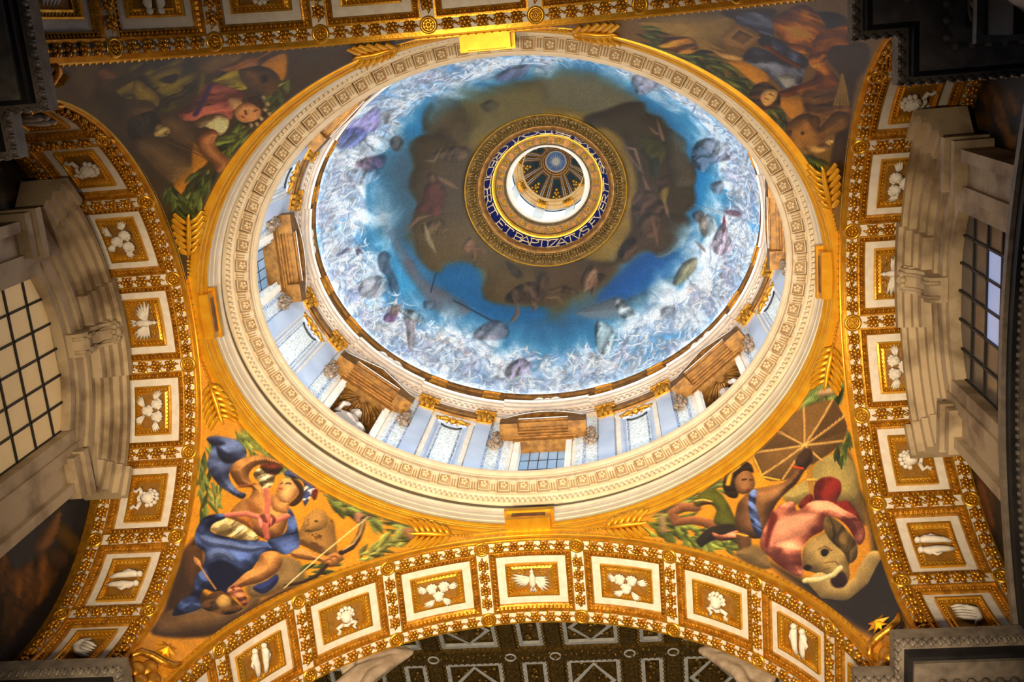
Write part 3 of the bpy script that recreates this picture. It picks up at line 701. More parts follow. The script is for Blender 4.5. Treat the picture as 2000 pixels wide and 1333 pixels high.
for word, a0, a1 in WORDS:
    n = len(word)
    wd_ = [max(x for st in GL[c] for x, y in st) for c in word]
    # centres spaced by letter widths between the measured first and last centre
    adv = np.array([0] + [(wd_[i] + wd_[i + 1]) / 2 + .34 for i in range(n - 1)]).cumsum()
    an = a0 + (a1 - a0) * (adv / adv[-1] if n > 1 else adv)
    for c, wdt, ang in zip(word, wd_, an):
        mb = MB(); t = math.radians(ang); HL = .5
        for st in GL[c]:
            for (x0, y0), (x1, y1) in zip(st[:-1], st[1:]):
                d = np.array([x1 - x0, y1 - y0]); L = np.linalg.norm(d)
                if L < 1e-6: continue
                d /= L; nrm = np.array([-d[1], d[0]]) * .028; e0 = np.array([x0, y0]) - d * .02; e1 = np.array([x1, y1]) + d * .02
                q = [e0 - nrm, e1 - nrm, e1 + nrm, e0 + nrm]; q = [((u - wdt / 2) * HL, v * HL) for u, v in q]
                mb.add([(u, v, .012) for u, v in q] + [(u, v, -.01) for u, v in q], [(0, 1, 2, 3), (0, 4, 5, 1), (1, 5, 6, 2), (2, 6, 7, 3), (3, 7, 4, 0)])
        def wrap(V):
            th = t - V[:, 0] / (1.8 * 1.035); f = .18 + V[:, 1] / .78; b = BI0 + (BI1 - BI0) * f - V[:, 2]
            return np.stack([b * 1.07 * np.cos(th), b * np.sin(th), ZI0 + (ZI1 - ZI0) * f], -1)
        build(mb.xf(wrap), 'letter', LETTER, oc)

# ------------------------------------------------------------------ lantern
la = thing('lantern', 'bright lantern with ribbed cupola above the dome eye', 'lantern', (0, 0, 36))
RLN = 1.42
def cyl_strip(mb, r0, z0, r1, z1, t0, t1, n=10): ts = np.linspace(t0, t1, n + 1); return mb.grid([[(r0 * math.cos(t), r0 * math.sin(t), z0) for t in ts], [(r1 * math.cos(t), r1 * math.sin(t), z1) for t in ts]])
lw = MB(); cyl_strip(lw, RLN, 35.95, RLN, 36.5, 0, 2 * PI, 64); cyl_strip(lw, RLN, 39.5, RLN, 40, 0, 2 * PI, 64); cyl_strip(lw, 1.2, 35.98, 1.7, 36.0, 0, 2 * PI, 64)
for k in range(8): c = k * PI / 4 + PI / 8; cyl_strip(lw, RLN, 36.5, RLN, 39.5, c - .13, c + .13, 4)
build(lw, 'lantern_wall', LANTP, la)
for k in range(8):
    c = k * PI / 4
    wn = build(cyl_strip(MB(), RLN + .04, 36.5, RLN + .04, 39.5, c - .27, c + .27, 6), 'lantern_window', LANTW, la)
    co = MB(); 
    F = Matrix.Translation((1.3 * math.cos(c + PI / 8), 1.3 * math.sin(c + PI / 8), 39.6)) @ Matrix.Rotation(c + PI / 8 - PI / 2, 4, 'Z') @ Matrix.Rotation(PI / 2, 4, 'X')
    co.box(-.17, .17, .1, .34, -.1, .12)
    for x in (-.1, 0, .1): co.tube([(x, -.25, .05), (x, 0, .08), (x, .12, .14)], [.03, .05, .05], 5)
    for s_ in (-1, 1): co.sphere((s_ * .15, .1, .12), .06, 6, 4)
    put('lantern_capital', co.mesh('lantern_capital', GOLD2), F, la)
LCORN = mat('lantern_cornice_plaster', srgb(206, 160, 96), srgb(228, 186, 124), .7, 0, 3)
lc = MB()
for (r0, z0, r1, z1) in ((1.42, 39.9, 1.3, 39.92), (1.3, 39.92, 1.3, 40.12), (1.3, 40.12, 1.2, 40.2), (1.2, 40.2, 1.2, 40.3), (1.2, 40.3, 1.12, 40.38), (1.12, 40.38, 1.12, 40.46), (1.12, 40.46, 1.4, 40.5)): cyl_strip(lc, r0, z0, r1, z1, 0, 2 * PI, 72)
build(lc, 'lantern_cornice', LCORN, la)
HC, RC, ZC = 2.7, 1.36, 40.46
def cup(r, th, off=0.): return (r * math.cos(th), r * math.sin(th), ZC + HC * (1 - (r / RC) ** 1.7) - off)
def cup_patch(mb, r0, r1, c0, c1, off, n=6, m=6):
    """panel that follows the cupola, off metres proud of it; c0, c1 half angles at r0 and r1"""
    return lambda c: mb.grid([[cup(r, c + h * u, off) for u in np.linspace(-1, 1, n)] for r, h in zip(np.linspace(r0, r1, m), np.linspace(c0, c1, m))])
cs_ = MB(); cs_.grid([[cup(r, t) for t in np.linspace(0, 2 * PI, 65)] for r in np.linspace(.02, RC, 10)])
build(cs_, 'cupola_shell', PALEB, la)
for k in range(8):
    c = k * PI / 4 + PI / 2
    pb = None
    for nm, r0, h0, r1, h1, off, mm in (('panel_edge', .5, .3, 1.33, .30, .015, GOLD2), ('panel_line', .55, .26, 1.33, .265, .025, CREAM), ('panel_line', .58, .225, 1.33, .235, .035, MAROON), ('panel_line', .6, .2, 1.33, .215, .045, GOLD2), ('panel_ground', .64, .165, 1.33, .19, .055, TEAL)):
        m = MB(); cup_patch(m, r0, r1, h0, h1, off)(c); o_ = build(m, nm, mm, la if pb is None else pb); pb = pb or o_
    hb = MB()
    for x, y, r in ((0, .34, .085), (-.07, .25, .07), (.07, .25, .07), (0, .2, .08), (-.12, .13, .075), (.12, .13, .075), (0, .08, .09), (-.2, .05, .06), (.2, .05, .06)):
        rr_ = 1.27 - y * .95; q = cup(rr_, c + x / 1.25, .08); hb.sphere(q, r, 6, 5)
    build(hb, 'gilt_mound', GOLD, pb)
    m = MB(); cup_patch(m, .5, 1.34, .06, .055, .02)(c + PI / 8); rb_ = build(m, 'cupola_rib', GOLDBR, la)
    st = MB()
    for i in range(12): st.sphere(cup(.55 + i * .065, c + PI / 8 + random.uniform(-.02, .02), .035), .03, 5, 4)
    build(st, 'rib_studs', GOLD, rb_)
md = MB(); 
for r0, r1, o0, o1 in ((.5, .46, .02, .08), (.46, .42, .08, .05)): cyl = md.grid([[cup(r0, t, o0) for t in np.linspace(0, 2 * PI, 41)], [cup(r1, t, o1) for t in np.linspace(0, 2 * PI, 41)]])
md_o = build(md, 'medallion_frame', GOLDBR, la)
m2 = MB(); m2.grid([[cup(r0, t, .06) for t in np.linspace(0, 2 * PI, 41)] for r0 in (.425, .36)]); build(m2, 'medallion_border', STUCCO, md_o)
m3 = MB(); m3.add([cup(.36, t, .05) for t in np.linspace(0, 2 * PI, 40, endpoint=False)], [tuple(range(40))]); build(m3, 'medallion_ground', STARB, md_o)
zs_ = cup(.36, 0, .06)[2] - .03
m4 = MB(); pts = []
for i in range(32): a = i / 32 * 2 * PI; r = (.33 if i % 4 == 0 else .27) if i % 2 == 0 else .13; pts.append((r * math.cos(a), r * math.sin(a), zs_))
m4.add(pts + [(0, 0, zs_ - .08)], [(i, (i + 1) % 32, 32) for i in range(32)]); build(m4, 'star', STARW, md_o)

# ------------------------------------------------------------------ painter: pictures live in their own surface's coordinates
def vnoise(X, Y, scale, seed, octaves=4, ridge=False):
    out = 0; amp = 1.; tot = 0
    for o in range(octaves):
        g = np.random.default_rng(seed + o * 17).random((128, 128)); x = X * scale * 2 ** o; y = Y * scale * 2 ** o
        xi = np.floor(x).astype(int); yi = np.floor(y).astype(int); fx = x - xi; fy = y - yi
        fx = fx * fx * (3 - 2 * fx); fy = fy * fy * (3 - 2 * fy); i0, i1, j0, j1 = xi % 128, (xi + 1) % 128, yi % 128, (yi + 1) % 128
        v = g[i0, j0] * (1 - fx) * (1 - fy) + g[i1, j0] * fx * (1 - fy) + g[i0, j1] * (1 - fx) * fy + g[i1, j1] * fx * fy
        if ridge: v = 1 - np.abs(2 * v - 1)
        out = out + v * amp; tot += amp; amp *= .55
    return out / tot
def sm(e0, e1, x): t = np.clip((x - e0) / (e1 - e0), 0, 1); return t * t * (3 - 2 * t)
def smooth_poly(P, k=4):
    P = np.asarray(P, float); n = len(P); out = []
    for i in range(n):
        p0, p1, p2, p3 = P[i - 1], P[i], P[(i + 1) % n], P[(i + 2) % n]
        for t in np.arange(k) / k:
            out.append(.5 * (2 * p1 + (p2 - p0) * t + (2 * p0 - 5 * p1 + 4 * p2 - p3) * t * t + (3 * p1 - p0 - 3 * p2 + p3) * t ** 3))
    return np.array(out)
class Picture:
    def __init__(s, X, Y, rgb):
        s.X, s.Y = X, Y; s.C = np.tile(np.array(rgb, float), (len(X), 1)); s.L = np.array([.55, .83])
        s.N1 = vnoise(X + 50, Y + 50, 2.2, 5, 4); s.N2 = vnoise(X + 50, Y + 50, 7, 9, 3)
    def _sel(s, P, pad):
        lo, hi = P.min(0) - pad, P.max(0) + pad
        return np.nonzero((s.X > lo[0]) & (s.X < hi[0]) & (s.Y > lo[1]) & (s.Y < hi[1]))[0]
    def _dist(s, idx, P, closed=True):
        x, y = s.X[idx], s.Y[idx]; best = np.full(len(idx), 1e9); nx = np.zeros(len(idx)); ny = np.zeros(len(idx)); ins = np.zeros(len(idx), bool); prm = np.zeros(len(idx))
        n = len(P)
        for i in range(n if closed else n - 1):
            a, b = P[i], P[(i + 1) % n]; d = b - a; L = d @ d + 1e-12
            t = np.clip(((x - a[0]) * d[0] + (y - a[1]) * d[1]) / L, 0, 1); qx = x - a[0] - t * d[0]; qy = y - a[1] - t * d[1]; q = qx * qx + qy * qy
            m = q < best; best[m] = q[m]; nx[m] = qx[m]; ny[m] = qy[m]; prm[m] = (i + t[m]) / n
            if closed and a[1] != b[1]:
                c = (y >= min(a[1], b[1])) & (y < max(a[1], b[1])); ins ^= c & (x < a[0] + (y - a[1]) * d[0] / d[1])
        dd = np.sqrt(best); return dd, nx / (dd + 1e-9), ny / (dd + 1e-9), ins, prm
    def poly(s, rgb, P, soft=.012, width=.22, shade=.5, fold=None, spots=None, alpha=1., smooth=True, dark=None):
        P = smooth_poly(P) if smooth else np.asarray(P, float)
        soft = max(soft, .016); idx = s._sel(P, soft * 2)
        if not len(idx): return
        d, nx, ny, ins, _ = s._dist(idx, P); sd = np.where(ins, d, -d)
        al = sm(-soft, soft, sd) * alpha; r = np.clip(sd / width, 0, 1) ** .7
        lam = np.where(ins, -(nx * s.L[0] + ny * s.L[1]), 0) * (1 - r)
        lum = 1 - shade * .55 * (1 - r) + shade * .55 * lam + (s.N1[idx] - .5) * .5 * shade
        if fold:
            fx, fy, fr, amt = fold; ph = (s.X[idx] * fx + s.Y[idx] * fy) * fr + (s.N1[idx] - .5) * 9
            f = np.sin(ph); lum = lum + amt * np.sign(f) * np.abs(f) ** .7
            l = math.hypot(fx, fy); u = (s.X[idx] * fx + s.Y[idx] * fy) / l; v = (s.Y[idx] * fx - s.X[idx] * fy) / l
            w_ = s.N1[idx] * 1.1; k_ = fr * .32
            st = vnoise(u * k_ * 1.6 + w_ + 90, v * k_ * .35 + 90, 1., int(abs(P[0, 0]) * 97) % 90 + 3, 3); lum = lum + (amt + .12) * 2.6 * (st - .5)
            lum = lum - (amt + .1) * 1.5 * sm(.80, .97, vnoise(u * k_ * 1.3 + w_ + 40, v * k_ * .3 + 40, 1., int(abs(P[0, 1]) * 61) % 90 + 7, 2, True))
        c = np.array(rgb, float)[None] * np.clip(lum, .12, 1.75)[:, None]
        if not fold: lum = lum + shade * .5 * (s.N2[idx] - .5)
        if dark is not None: k = np.clip((1 - lum) * 1.1, 0, 1)[:, None]; c = c * (1 - k) + np.array(dark, float) * k * .8 + c * k * .2
        if spots: k = sm(spots[1], spots[1] + .06, s.N2[idx])[:, None]; c = c * (1 - k) + np.array(spots[0], float) * k
        s.C[idx] = s.C[idx] * (1 - al[:, None]) + c * al[:, None]
    def line(s, rgb, w, P, soft=.01, taper=False, shade=.4):
        P = np.asarray(P, float); idx = s._sel(P, w + soft)
        if not len(idx): return
        d, nx, ny, _, prm = s._dist(idx, P, False); ww = w * (np.sin(np.clip(prm * len(P) / max(1, len(P) - 1), 0, 1) * PI * .92 + .08) if taper else 1)
        al = sm(soft, -soft, d - ww); lum = 1 + shade * (nx * s.L[0] + ny * s.L[1]) * np.clip(d / w, 0, 1)
        c = np.array(rgb, float)[None] * lum[:, None]; s.C[idx] = s.C[idx] * (1 - al[:, None]) + c * al[:, None]
    def leaves(s, rgb, P, w, n, L, seed=1):
        """garland: overlapping leaf blades following a line"""
        P = np.asarray(P, float); seg = np.r_[0, np.cumsum(np.hypot(*np.diff(P, axis=0).T))]; rg = np.random.default_rng(seed)
        for k in range(n):
            u = seg[-1] * (k + .5) / n; x = np.interp(u, seg, P[:, 0]); y = np.interp(u, seg, P[:, 1]); x2 = np.interp(min(seg[-1], u + .05), seg, P[:, 0]); y2 = np.interp(min(seg[-1], u + .05), seg, P[:, 1])
            a = math.atan2(y2 - y, x2 - x) + rg.uniform(-.75, .75); o = rg.uniform(-1, 1) * w; x -= math.sin(a) * o; y += math.cos(a) * o
            c = np.array(rgb) * rg.uniform(.55, 1.5); dx, dy = math.cos(a) * L, math.sin(a) * L
            s.line(c, L * .13, [(x, y), (x + dx * .5 + dy * .08, y + dy * .5 - dx * .08), (x + dx, y + dy)], .012, True, .5)
def colour_mesh(me, C):
    """C in display values 0..255 -> linear colour attribute"""
    c = np.clip(C, 0, 255) / 255; lin = np.where(c <= .04045, c / 12.92, ((c + .055) / 1.055) ** 2.4)
    at = me.color_attributes.new('paint', 'FLOAT_COLOR', 'POINT'); at.data.foreach_set('color', np.c_[lin, np.ones(len(lin))].astype(np.float32).ravel())
def grid_mesh(name, P, mat_):
    m, n = P.shape[:2]; me = bpy.data.meshes.new(name); V = P.reshape(-1, 3); c = (V.min(0) + V.max(0)) / 2
    i = np.arange((m - 1) * (n - 1)); r, q = i // (n - 1), i % (n - 1); b = r * n + q
    F = np.stack([b, b + 1, b + n + 1, b + n], -1)
    me.vertices.add(m * n); me.vertices.foreach_set('co', (V - c).astype(np.float32).ravel())
    me.loops.add(F.size); me.loops.foreach_set('vertex_index', F.astype(np.int32).ravel())
    me.polygons.add(len(F)); me.polygons.foreach_set('loop_start', np.arange(0, F.size, 4, dtype=np.int32))
    me.polygons.foreach_set('use_smooth', np.ones(len(F), bool)); me.update(calc_edges=True); me.materials.append(mat_)
    return me, c
def run_ops(pic, ops):
    for op in ops:
        k, rgb, pts = op[0], op[1], [(x / 100, y / 100) for x, y in op[2]]; kw = op[3] if len(op) > 3 else {}
        if k == 'P': pic.poly(rgb, pts, **kw)
        elif k == 'L': pic.line(rgb, kw.get('w', .03), pts, soft=kw.get('soft', .012), taper=kw.get('taper', False), shade=kw.get('shade', .4))
        elif k == 'G': pic.leaves(rgb, pts, kw.get('w', .12), kw.get('n', 40), kw.get('L', .3), kw.get('seed', 1))
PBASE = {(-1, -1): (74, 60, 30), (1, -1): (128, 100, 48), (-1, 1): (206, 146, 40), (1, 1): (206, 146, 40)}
POPS = {}
POPS[(-1, -1)] = [
('P',(40,32,18),[(-45,1207),(-55,1256),(-58,1327),(5,1348),(19,1426),(57,1448),(29,1373),(11,1288)],{'soft':0.15,'shade':0.1}),
('P',(104,82,46),[(-9,1269),(-41,1261),(-40,1302),(5,1348),(32,1354),(24,1319)],{'soft':0.08}),
('P',(126,100,60),[(-74,1500),(-100,1494),(-118,1505),(-133,1534),(-118,1552),(-88,1540),(-70,1528)],{'soft':0.06}),
('P',(118,92,52),[(32,1450),(14,1471),(20,1495),(37,1491),(46,1469)],{'soft':0.06}),
('P',(138,112,70),[(85,1507),(75,1531),(77,1562),(85,1595),(95,1624),(110,1641),(139,1626),(149,1615),(136,1584),(120,1550),(105,1521)],{'soft':0.05,'width':0.3,'shade':0.6}),
('P',(120,96,58),[(38,1521),(21,1544),(31,1580),(62,1614),(72,1587),(60,1550)],{'soft':0.06}),
('P',(200,142,36),[(-123,1596),(-159,1608),(-134,1642),(-109,1657),(-122,1618)],{'soft':0.03,'shade':0.2}),
('P',(196,138,34),[(63,1612),(82,1643),(90,1654),(124,1645),(163,1641),(150,1621),(113,1634),(87,1622)],{'soft':0.03,'shade':0.2}),
('G',(84,92,42),[(-117,1659),(-55,1679),(17,1677),(60,1674)],{'w':0.18,'n':60,'L':0.36,'seed':21}),
('G',(80,90,44),[(97,1666),(139,1666),(166,1666),(194,1665)],{'w':0.16,'n':40,'L':0.36,'seed':22}),
('G',(76,86,40),[(153,1612),(176,1636),(194,1657)],{'w':0.1,'n':22,'L':0.32,'seed':23}),
('P',(128,116,42),[(-10,1362),(-21,1372),(-52,1363),(-65,1380),(-76,1421),(-92,1435),(-88,1468),(-74,1501),(-43,1531),(-13,1539),(15,1533),(28,1507),(9,1479),(14,1453),(18,1425),(6,1395)],{'fold':(0.5,1,9,0.22),'dark':(34,32,14),'width':0.3,'shade':0.7}),
('P',(30,28,14),[(-21,1402),(-35,1422),(-17,1454),(-4,1489),(5,1481),(-15,1437)],{'soft':0.06,'shade':0.1}),
('P',(164,142,50),[(-34,1430),(-60,1441),(-68,1464),(-50,1488),(-32,1486),(-19,1468)],{'soft':0.05,'dark':(50,46,20)}),
('P',(170,146,54),[(-23,1413),(-17,1442),(-3,1485),(19,1499),(11,1478),(12,1450),(-3,1424)],{'dark':(50,46,20),'width':0.12}),
('P',(34,34,16),[(-33,1454),(-51,1470),(-49,1485),(-32,1484)],{'soft':0.04,'shade':0.1}),
('P',(140,98,58),[(-26,1311),(-34,1328),(-29,1360),(-16,1366),(-12,1340)],{'width':0.1,'dark':(60,36,20)}),
('P',(178,108,90),[(17,1546),(-7,1550),(-33,1548),(-52,1543),(-60,1566),(-65,1595),(-57,1625),(-28,1628),(-4,1640),(2,1608),(21,1585),(28,1564)],{'fold':(0.9,0.6,10,0.16),'dark':(74,32,32),'width':0.25}),
('L',(72,48,88),[(10,1576),(-20,1569),(-50,1554)],{'w':0.05,'soft':0.03}),
('P',(146,132,48),[(7,1556),(-29,1546),(-71,1511),(-71,1523),(-42,1546),(-8,1552)],{'dark':(50,46,20),'width':0.12}),
('P',(146,132,48),[(-62,1548),(-97,1559),(-86,1607),(-64,1616),(-60,1569)],{'dark':(50,46,20),'fold':(1,1,12,0.2)}),
('P',(122,92,50),[(-96,1573),(-111,1579),(-121,1616),(-114,1646),(-96,1661),(-74,1663),(-69,1634),(-76,1606)],{'dark':(46,32,18),'width':0.2,'shade':0.7}),
('P',(40,28,16),[(-100,1618),(-108,1623),(-99,1636),(-91,1632)],{'soft':0.03}),
('P',(168,118,70),[(-86,1535),(-107,1552),(-131,1563),(-131,1581),(-120,1592),(-108,1582),(-87,1557)],{'dark':(70,40,22),'width':0.1}),
('L',(150,100,40),[(-85,1559),(-129,1578),(-178,1591)],{'w':0.02}),
('P',(214,170,120),[(-41,1605),(-46,1624),(-36,1639),(-23,1632),(-27,1618)],{'width':0.12}),
('P',(218,162,106),[(-20,1634),(-39,1633),(-51,1650),(-44,1671),(-25,1680),(-10,1671),(-7,1653)],{'dark':(110,60,34),'width':0.14}),
('L',(60,34,20),[(-29,1650),(-23,1656)],{'w':0.016}),
('L',(60,34,20),[(-34,1664),(-38,1666)],{'w':0.014}),
('L',(160,64,50),[(-17,1653),(-15,1659)],{'w':0.016}),
('P',(76,48,24),[(-49,1637),(-64,1645),(-56,1666),(-37,1694),(-19,1697),(-3,1676),(-3,1662),(-20,1681),(-42,1673)],{'width':0.1}),
('P',(222,196,136),[(-66,1653),(-70,1654),(-67,1661),(-62,1661)],{'width':0.06}),
('P',(222,196,136),[(-58,1668),(-62,1670),(-59,1677),(-54,1677)],{'width':0.06}),
('P',(222,196,136),[(-45,1674),(-49,1675),(-46,1682),(-41,1682)],{'width':0.06}),
('P',(222,196,136),[(-41,1686),(-45,1688),(-41,1699),(-35,1700)],{'width':0.06}),
('P',(222,196,136),[(-27,1679),(-31,1681),(-28,1689),(-22,1689)],{'width':0.06}),
('P',(222,196,136),[(-14,1681),(-18,1682),(-15,1690),(-9,1690)],{'width':0.06}),
('P',(222,196,136),[(-8,1674),(-12,1676),(-9,1682),(-3,1682)],{'width':0.06}),
('P',(220,198,146),[(26,1585),(7,1592),(-6,1614),(-4,1635),(17,1647),(34,1642),(26,1612),(34,1598)],{'fold':(1,0.5,16,0.22),'dark':(100,72,38),'width':0.14}),
('P',(208,148,92),[(48,1610),(27,1620),(30,1638),(49,1644),(63,1668),(71,1689),(91,1706),(100,1678),(88,1666),(78,1646),(67,1623)],{'dark':(100,56,28),'width':0.18,'shade':0.7}),
('P',(46,42,34),[(76,1482),(55,1470),(39,1481),(28,1499),(40,1524),(58,1535),(72,1523),(85,1510),(90,1499)],{'fold':(1,-0.5,18,0.3),'width':0.12}),
('P',(170,148,92),[(49,1526),(53,1555),(67,1556),(72,1535)],{'width':0.1,'fold':(1,1,22,0.2)}),
('L',(110,78,34),[(54,1557),(83,1663)],{'w':0.01}),
('L',(110,78,34),[(75,1560),(85,1667)],{'w':0.01}),
('L',(110,78,34),[(65,1571),(85,1673)],{'w':0.01}),
]
POPS[(1, -1)] = [
('P',(168,140,76),[(-204,1664),(-181,1609),(-135,1551),(-104,1532),(-93,1564),(-87,1613),(-67,1632),(-96,1658),(-134,1654),(-167,1664)],{'soft':0.08,'width':0.4}),
('P',(60,46,24),[(-124,1544),(-106,1506),(-78,1462),(-67,1484),(-90,1540)],{'soft':0.06,'shade':0.1}),
('P',(74,54,28),[(23,1469),(46,1402),(80,1445),(98,1501),(152,1574),(243,1663),(234,1687),(162,1618),(137,1563),(77,1515),(38,1501)],{'soft':0.05}),
('G',(70,78,36),[(-193,1686),(-111,1690),(-61,1679),(-15,1678),(21,1674)],{'w':0.18,'n':70,'L':0.36,'seed':31}),
('G',(70,78,36),[(54,1672),(90,1675),(116,1682)],{'w':0.12,'n':24,'L':0.32,'seed':32}),
('G',(74,84,42),[(155,1696),(200,1690),(233,1691)],{'w':0.18,'n':44,'L':0.36,'seed':33}),
('P',(176,128,54),[(-145,1698),(-149,1674),(-137,1657),(-118,1643),(-98,1666),(-111,1691)],{'fold':(1,0.4,26,0.25),'width':0.12,'dark':(80,50,18)}),
('P',(206,148,46),[(-50,1649),(-25,1621),(9,1622),(19,1640),(8,1655),(-19,1653)],{'soft':0.03,'shade':0.2}),
('P',(196,140,44),[(54,1644),(77,1608),(98,1634),(96,1658),(69,1656)],{'soft':0.03,'shade':0.2}),
('P',(112,120,146),[(-104,1532),(-97,1506),(-71,1482),(-52,1511),(-41,1540),(-60,1548),(-76,1548),(-94,1552)],{'fold':(0.3,1,14,0.2),'dark':(34,36,52)}),
('P',(38,38,48),[(-57,1553),(-41,1537),(-29,1558),(-39,1573)],{'soft':0.04}),
('P',(104,114,146),[(-42,1538),(-20,1531),(9,1532),(28,1535),(33,1556),(6,1561),(-24,1560)],{'fold':(1,-0.6,12,0.2),'dark':(34,36,60),'width':0.14}),
('P',(132,138,160),[(-39,1626),(-46,1589),(-25,1573),(4,1567),(29,1553),(52,1587),(50,1622),(28,1624),(2,1620),(-17,1623)],{'fold':(0.7,0.7,9,0.2),'dark':(44,46,66),'width':0.25,'shade':0.7}),
('P',(190,190,186),[(21,1611),(27,1589),(43,1589),(46,1617)],{'soft':0.05}),
('P',(40,42,56),[(-37,1402),(-16,1366),(4,1378),(0,1425),(-19,1428)],{'soft':0.04}),
('P',(220,142,44),[(-65,1488),(-64,1438),(-58,1397),(-37,1402),(-6,1428),(13,1457),(14,1495),(15,1523),(-5,1536),(-30,1528),(-47,1518)],{'fold':(0.5,1,9,0.2),'dark':(104,50,12),'width':0.25,'shade':0.7}),
('P',(212,136,42),[(27,1536),(-2,1469),(0,1415),(7,1379),(36,1430),(26,1467),(43,1507),(67,1519),(92,1529),(79,1573),(67,1606),(58,1634),(44,1636),(51,1600),(56,1566),(47,1542)],{'fold':(1,0.3,9,0.2),'dark':(96,46,12),'width':0.2,'shade':0.7}),
('L',(110,56,20),[(-33,1565),(-5,1568),(24,1561)],{'w':0.05,'soft':0.03}),
('P',(168,130,72),[(-90,1610),(-94,1552),(-51,1552),(-49,1602),(-74,1616)],{'smooth':False,'width':0.1,'shade':0.4}),
('P',(128,94,48),[(-79,1597),(-82,1566),(-59,1563),(-58,1594)],{'smooth':False,'width':0.1}),
('P',(216,176,108),[(-90,1645),(-72,1637),(-56,1627),(-42,1621),(-38,1631),(-54,1646),(-73,1649)],{'dark':(110,70,34),'width':0.08}),
('P',(84,56,26),[(17,1680),(11,1655),(18,1636),(44,1636),(63,1654),(61,1672),(47,1701),(29,1691)],{'fold':(1,1,30,0.25),'width':0.12}),
('P',(222,178,112),[(31,1667),(28,1647),(41,1636),(53,1654),(53,1675),(42,1676)],{'soft':0.02,'width':0.1}),
('L',(120,70,40),[(40,1665),(45,1663)],{'w':0.014}),
('L',(90,56,30),[(38,1652),(43,1650)],{'w':0.014}),
('P',(124,88,38),[(67,1599),(86,1561),(95,1521),(139,1561),(135,1594),(117,1613),(96,1625)],{'soft':0.05,'fold':(1,0.4,12,0.2)}),
('P',(162,118,52),[(109,1689),(98,1664),(99,1632),(119,1615),(134,1627),(124,1583),(138,1563),(157,1584),(153,1627),(159,1650),(150,1678),(136,1703)],{'dark':(70,46,20),'width':0.2,'shade':0.7}),
('P',(34,22,12),[(124,1663),(125,1658),(129,1659),(129,1664)],{'width':0.04}),
('P',(92,60,28),[(108,1684),(113,1674),(120,1684),(117,1697)],{'width':0.06}),
('P',(110,76,34),[(111,1633),(115,1615),(129,1623),(128,1638)],{'width':0.08}),
('P',(196,158,92),[(148,1685),(159,1650),(161,1617),(173,1641),(166,1673)],{'fold':(0.6,1,24,0.25),'dark':(96,66,30),'width':0.12}),
('L',(150,122,54),[(74,1507),(112,1571)],{'w':0.02}),
('L',(150,122,54),[(74,1507),(115,1566)],{'w':0.02}),
('L',(150,122,54),[(74,1507),(118,1560)],{'w':0.02}),
('L',(150,122,54),[(74,1507),(121,1555)],{'w':0.02}),
('L',(150,122,54),[(74,1507),(124,1550)],{'w':0.02}),
]
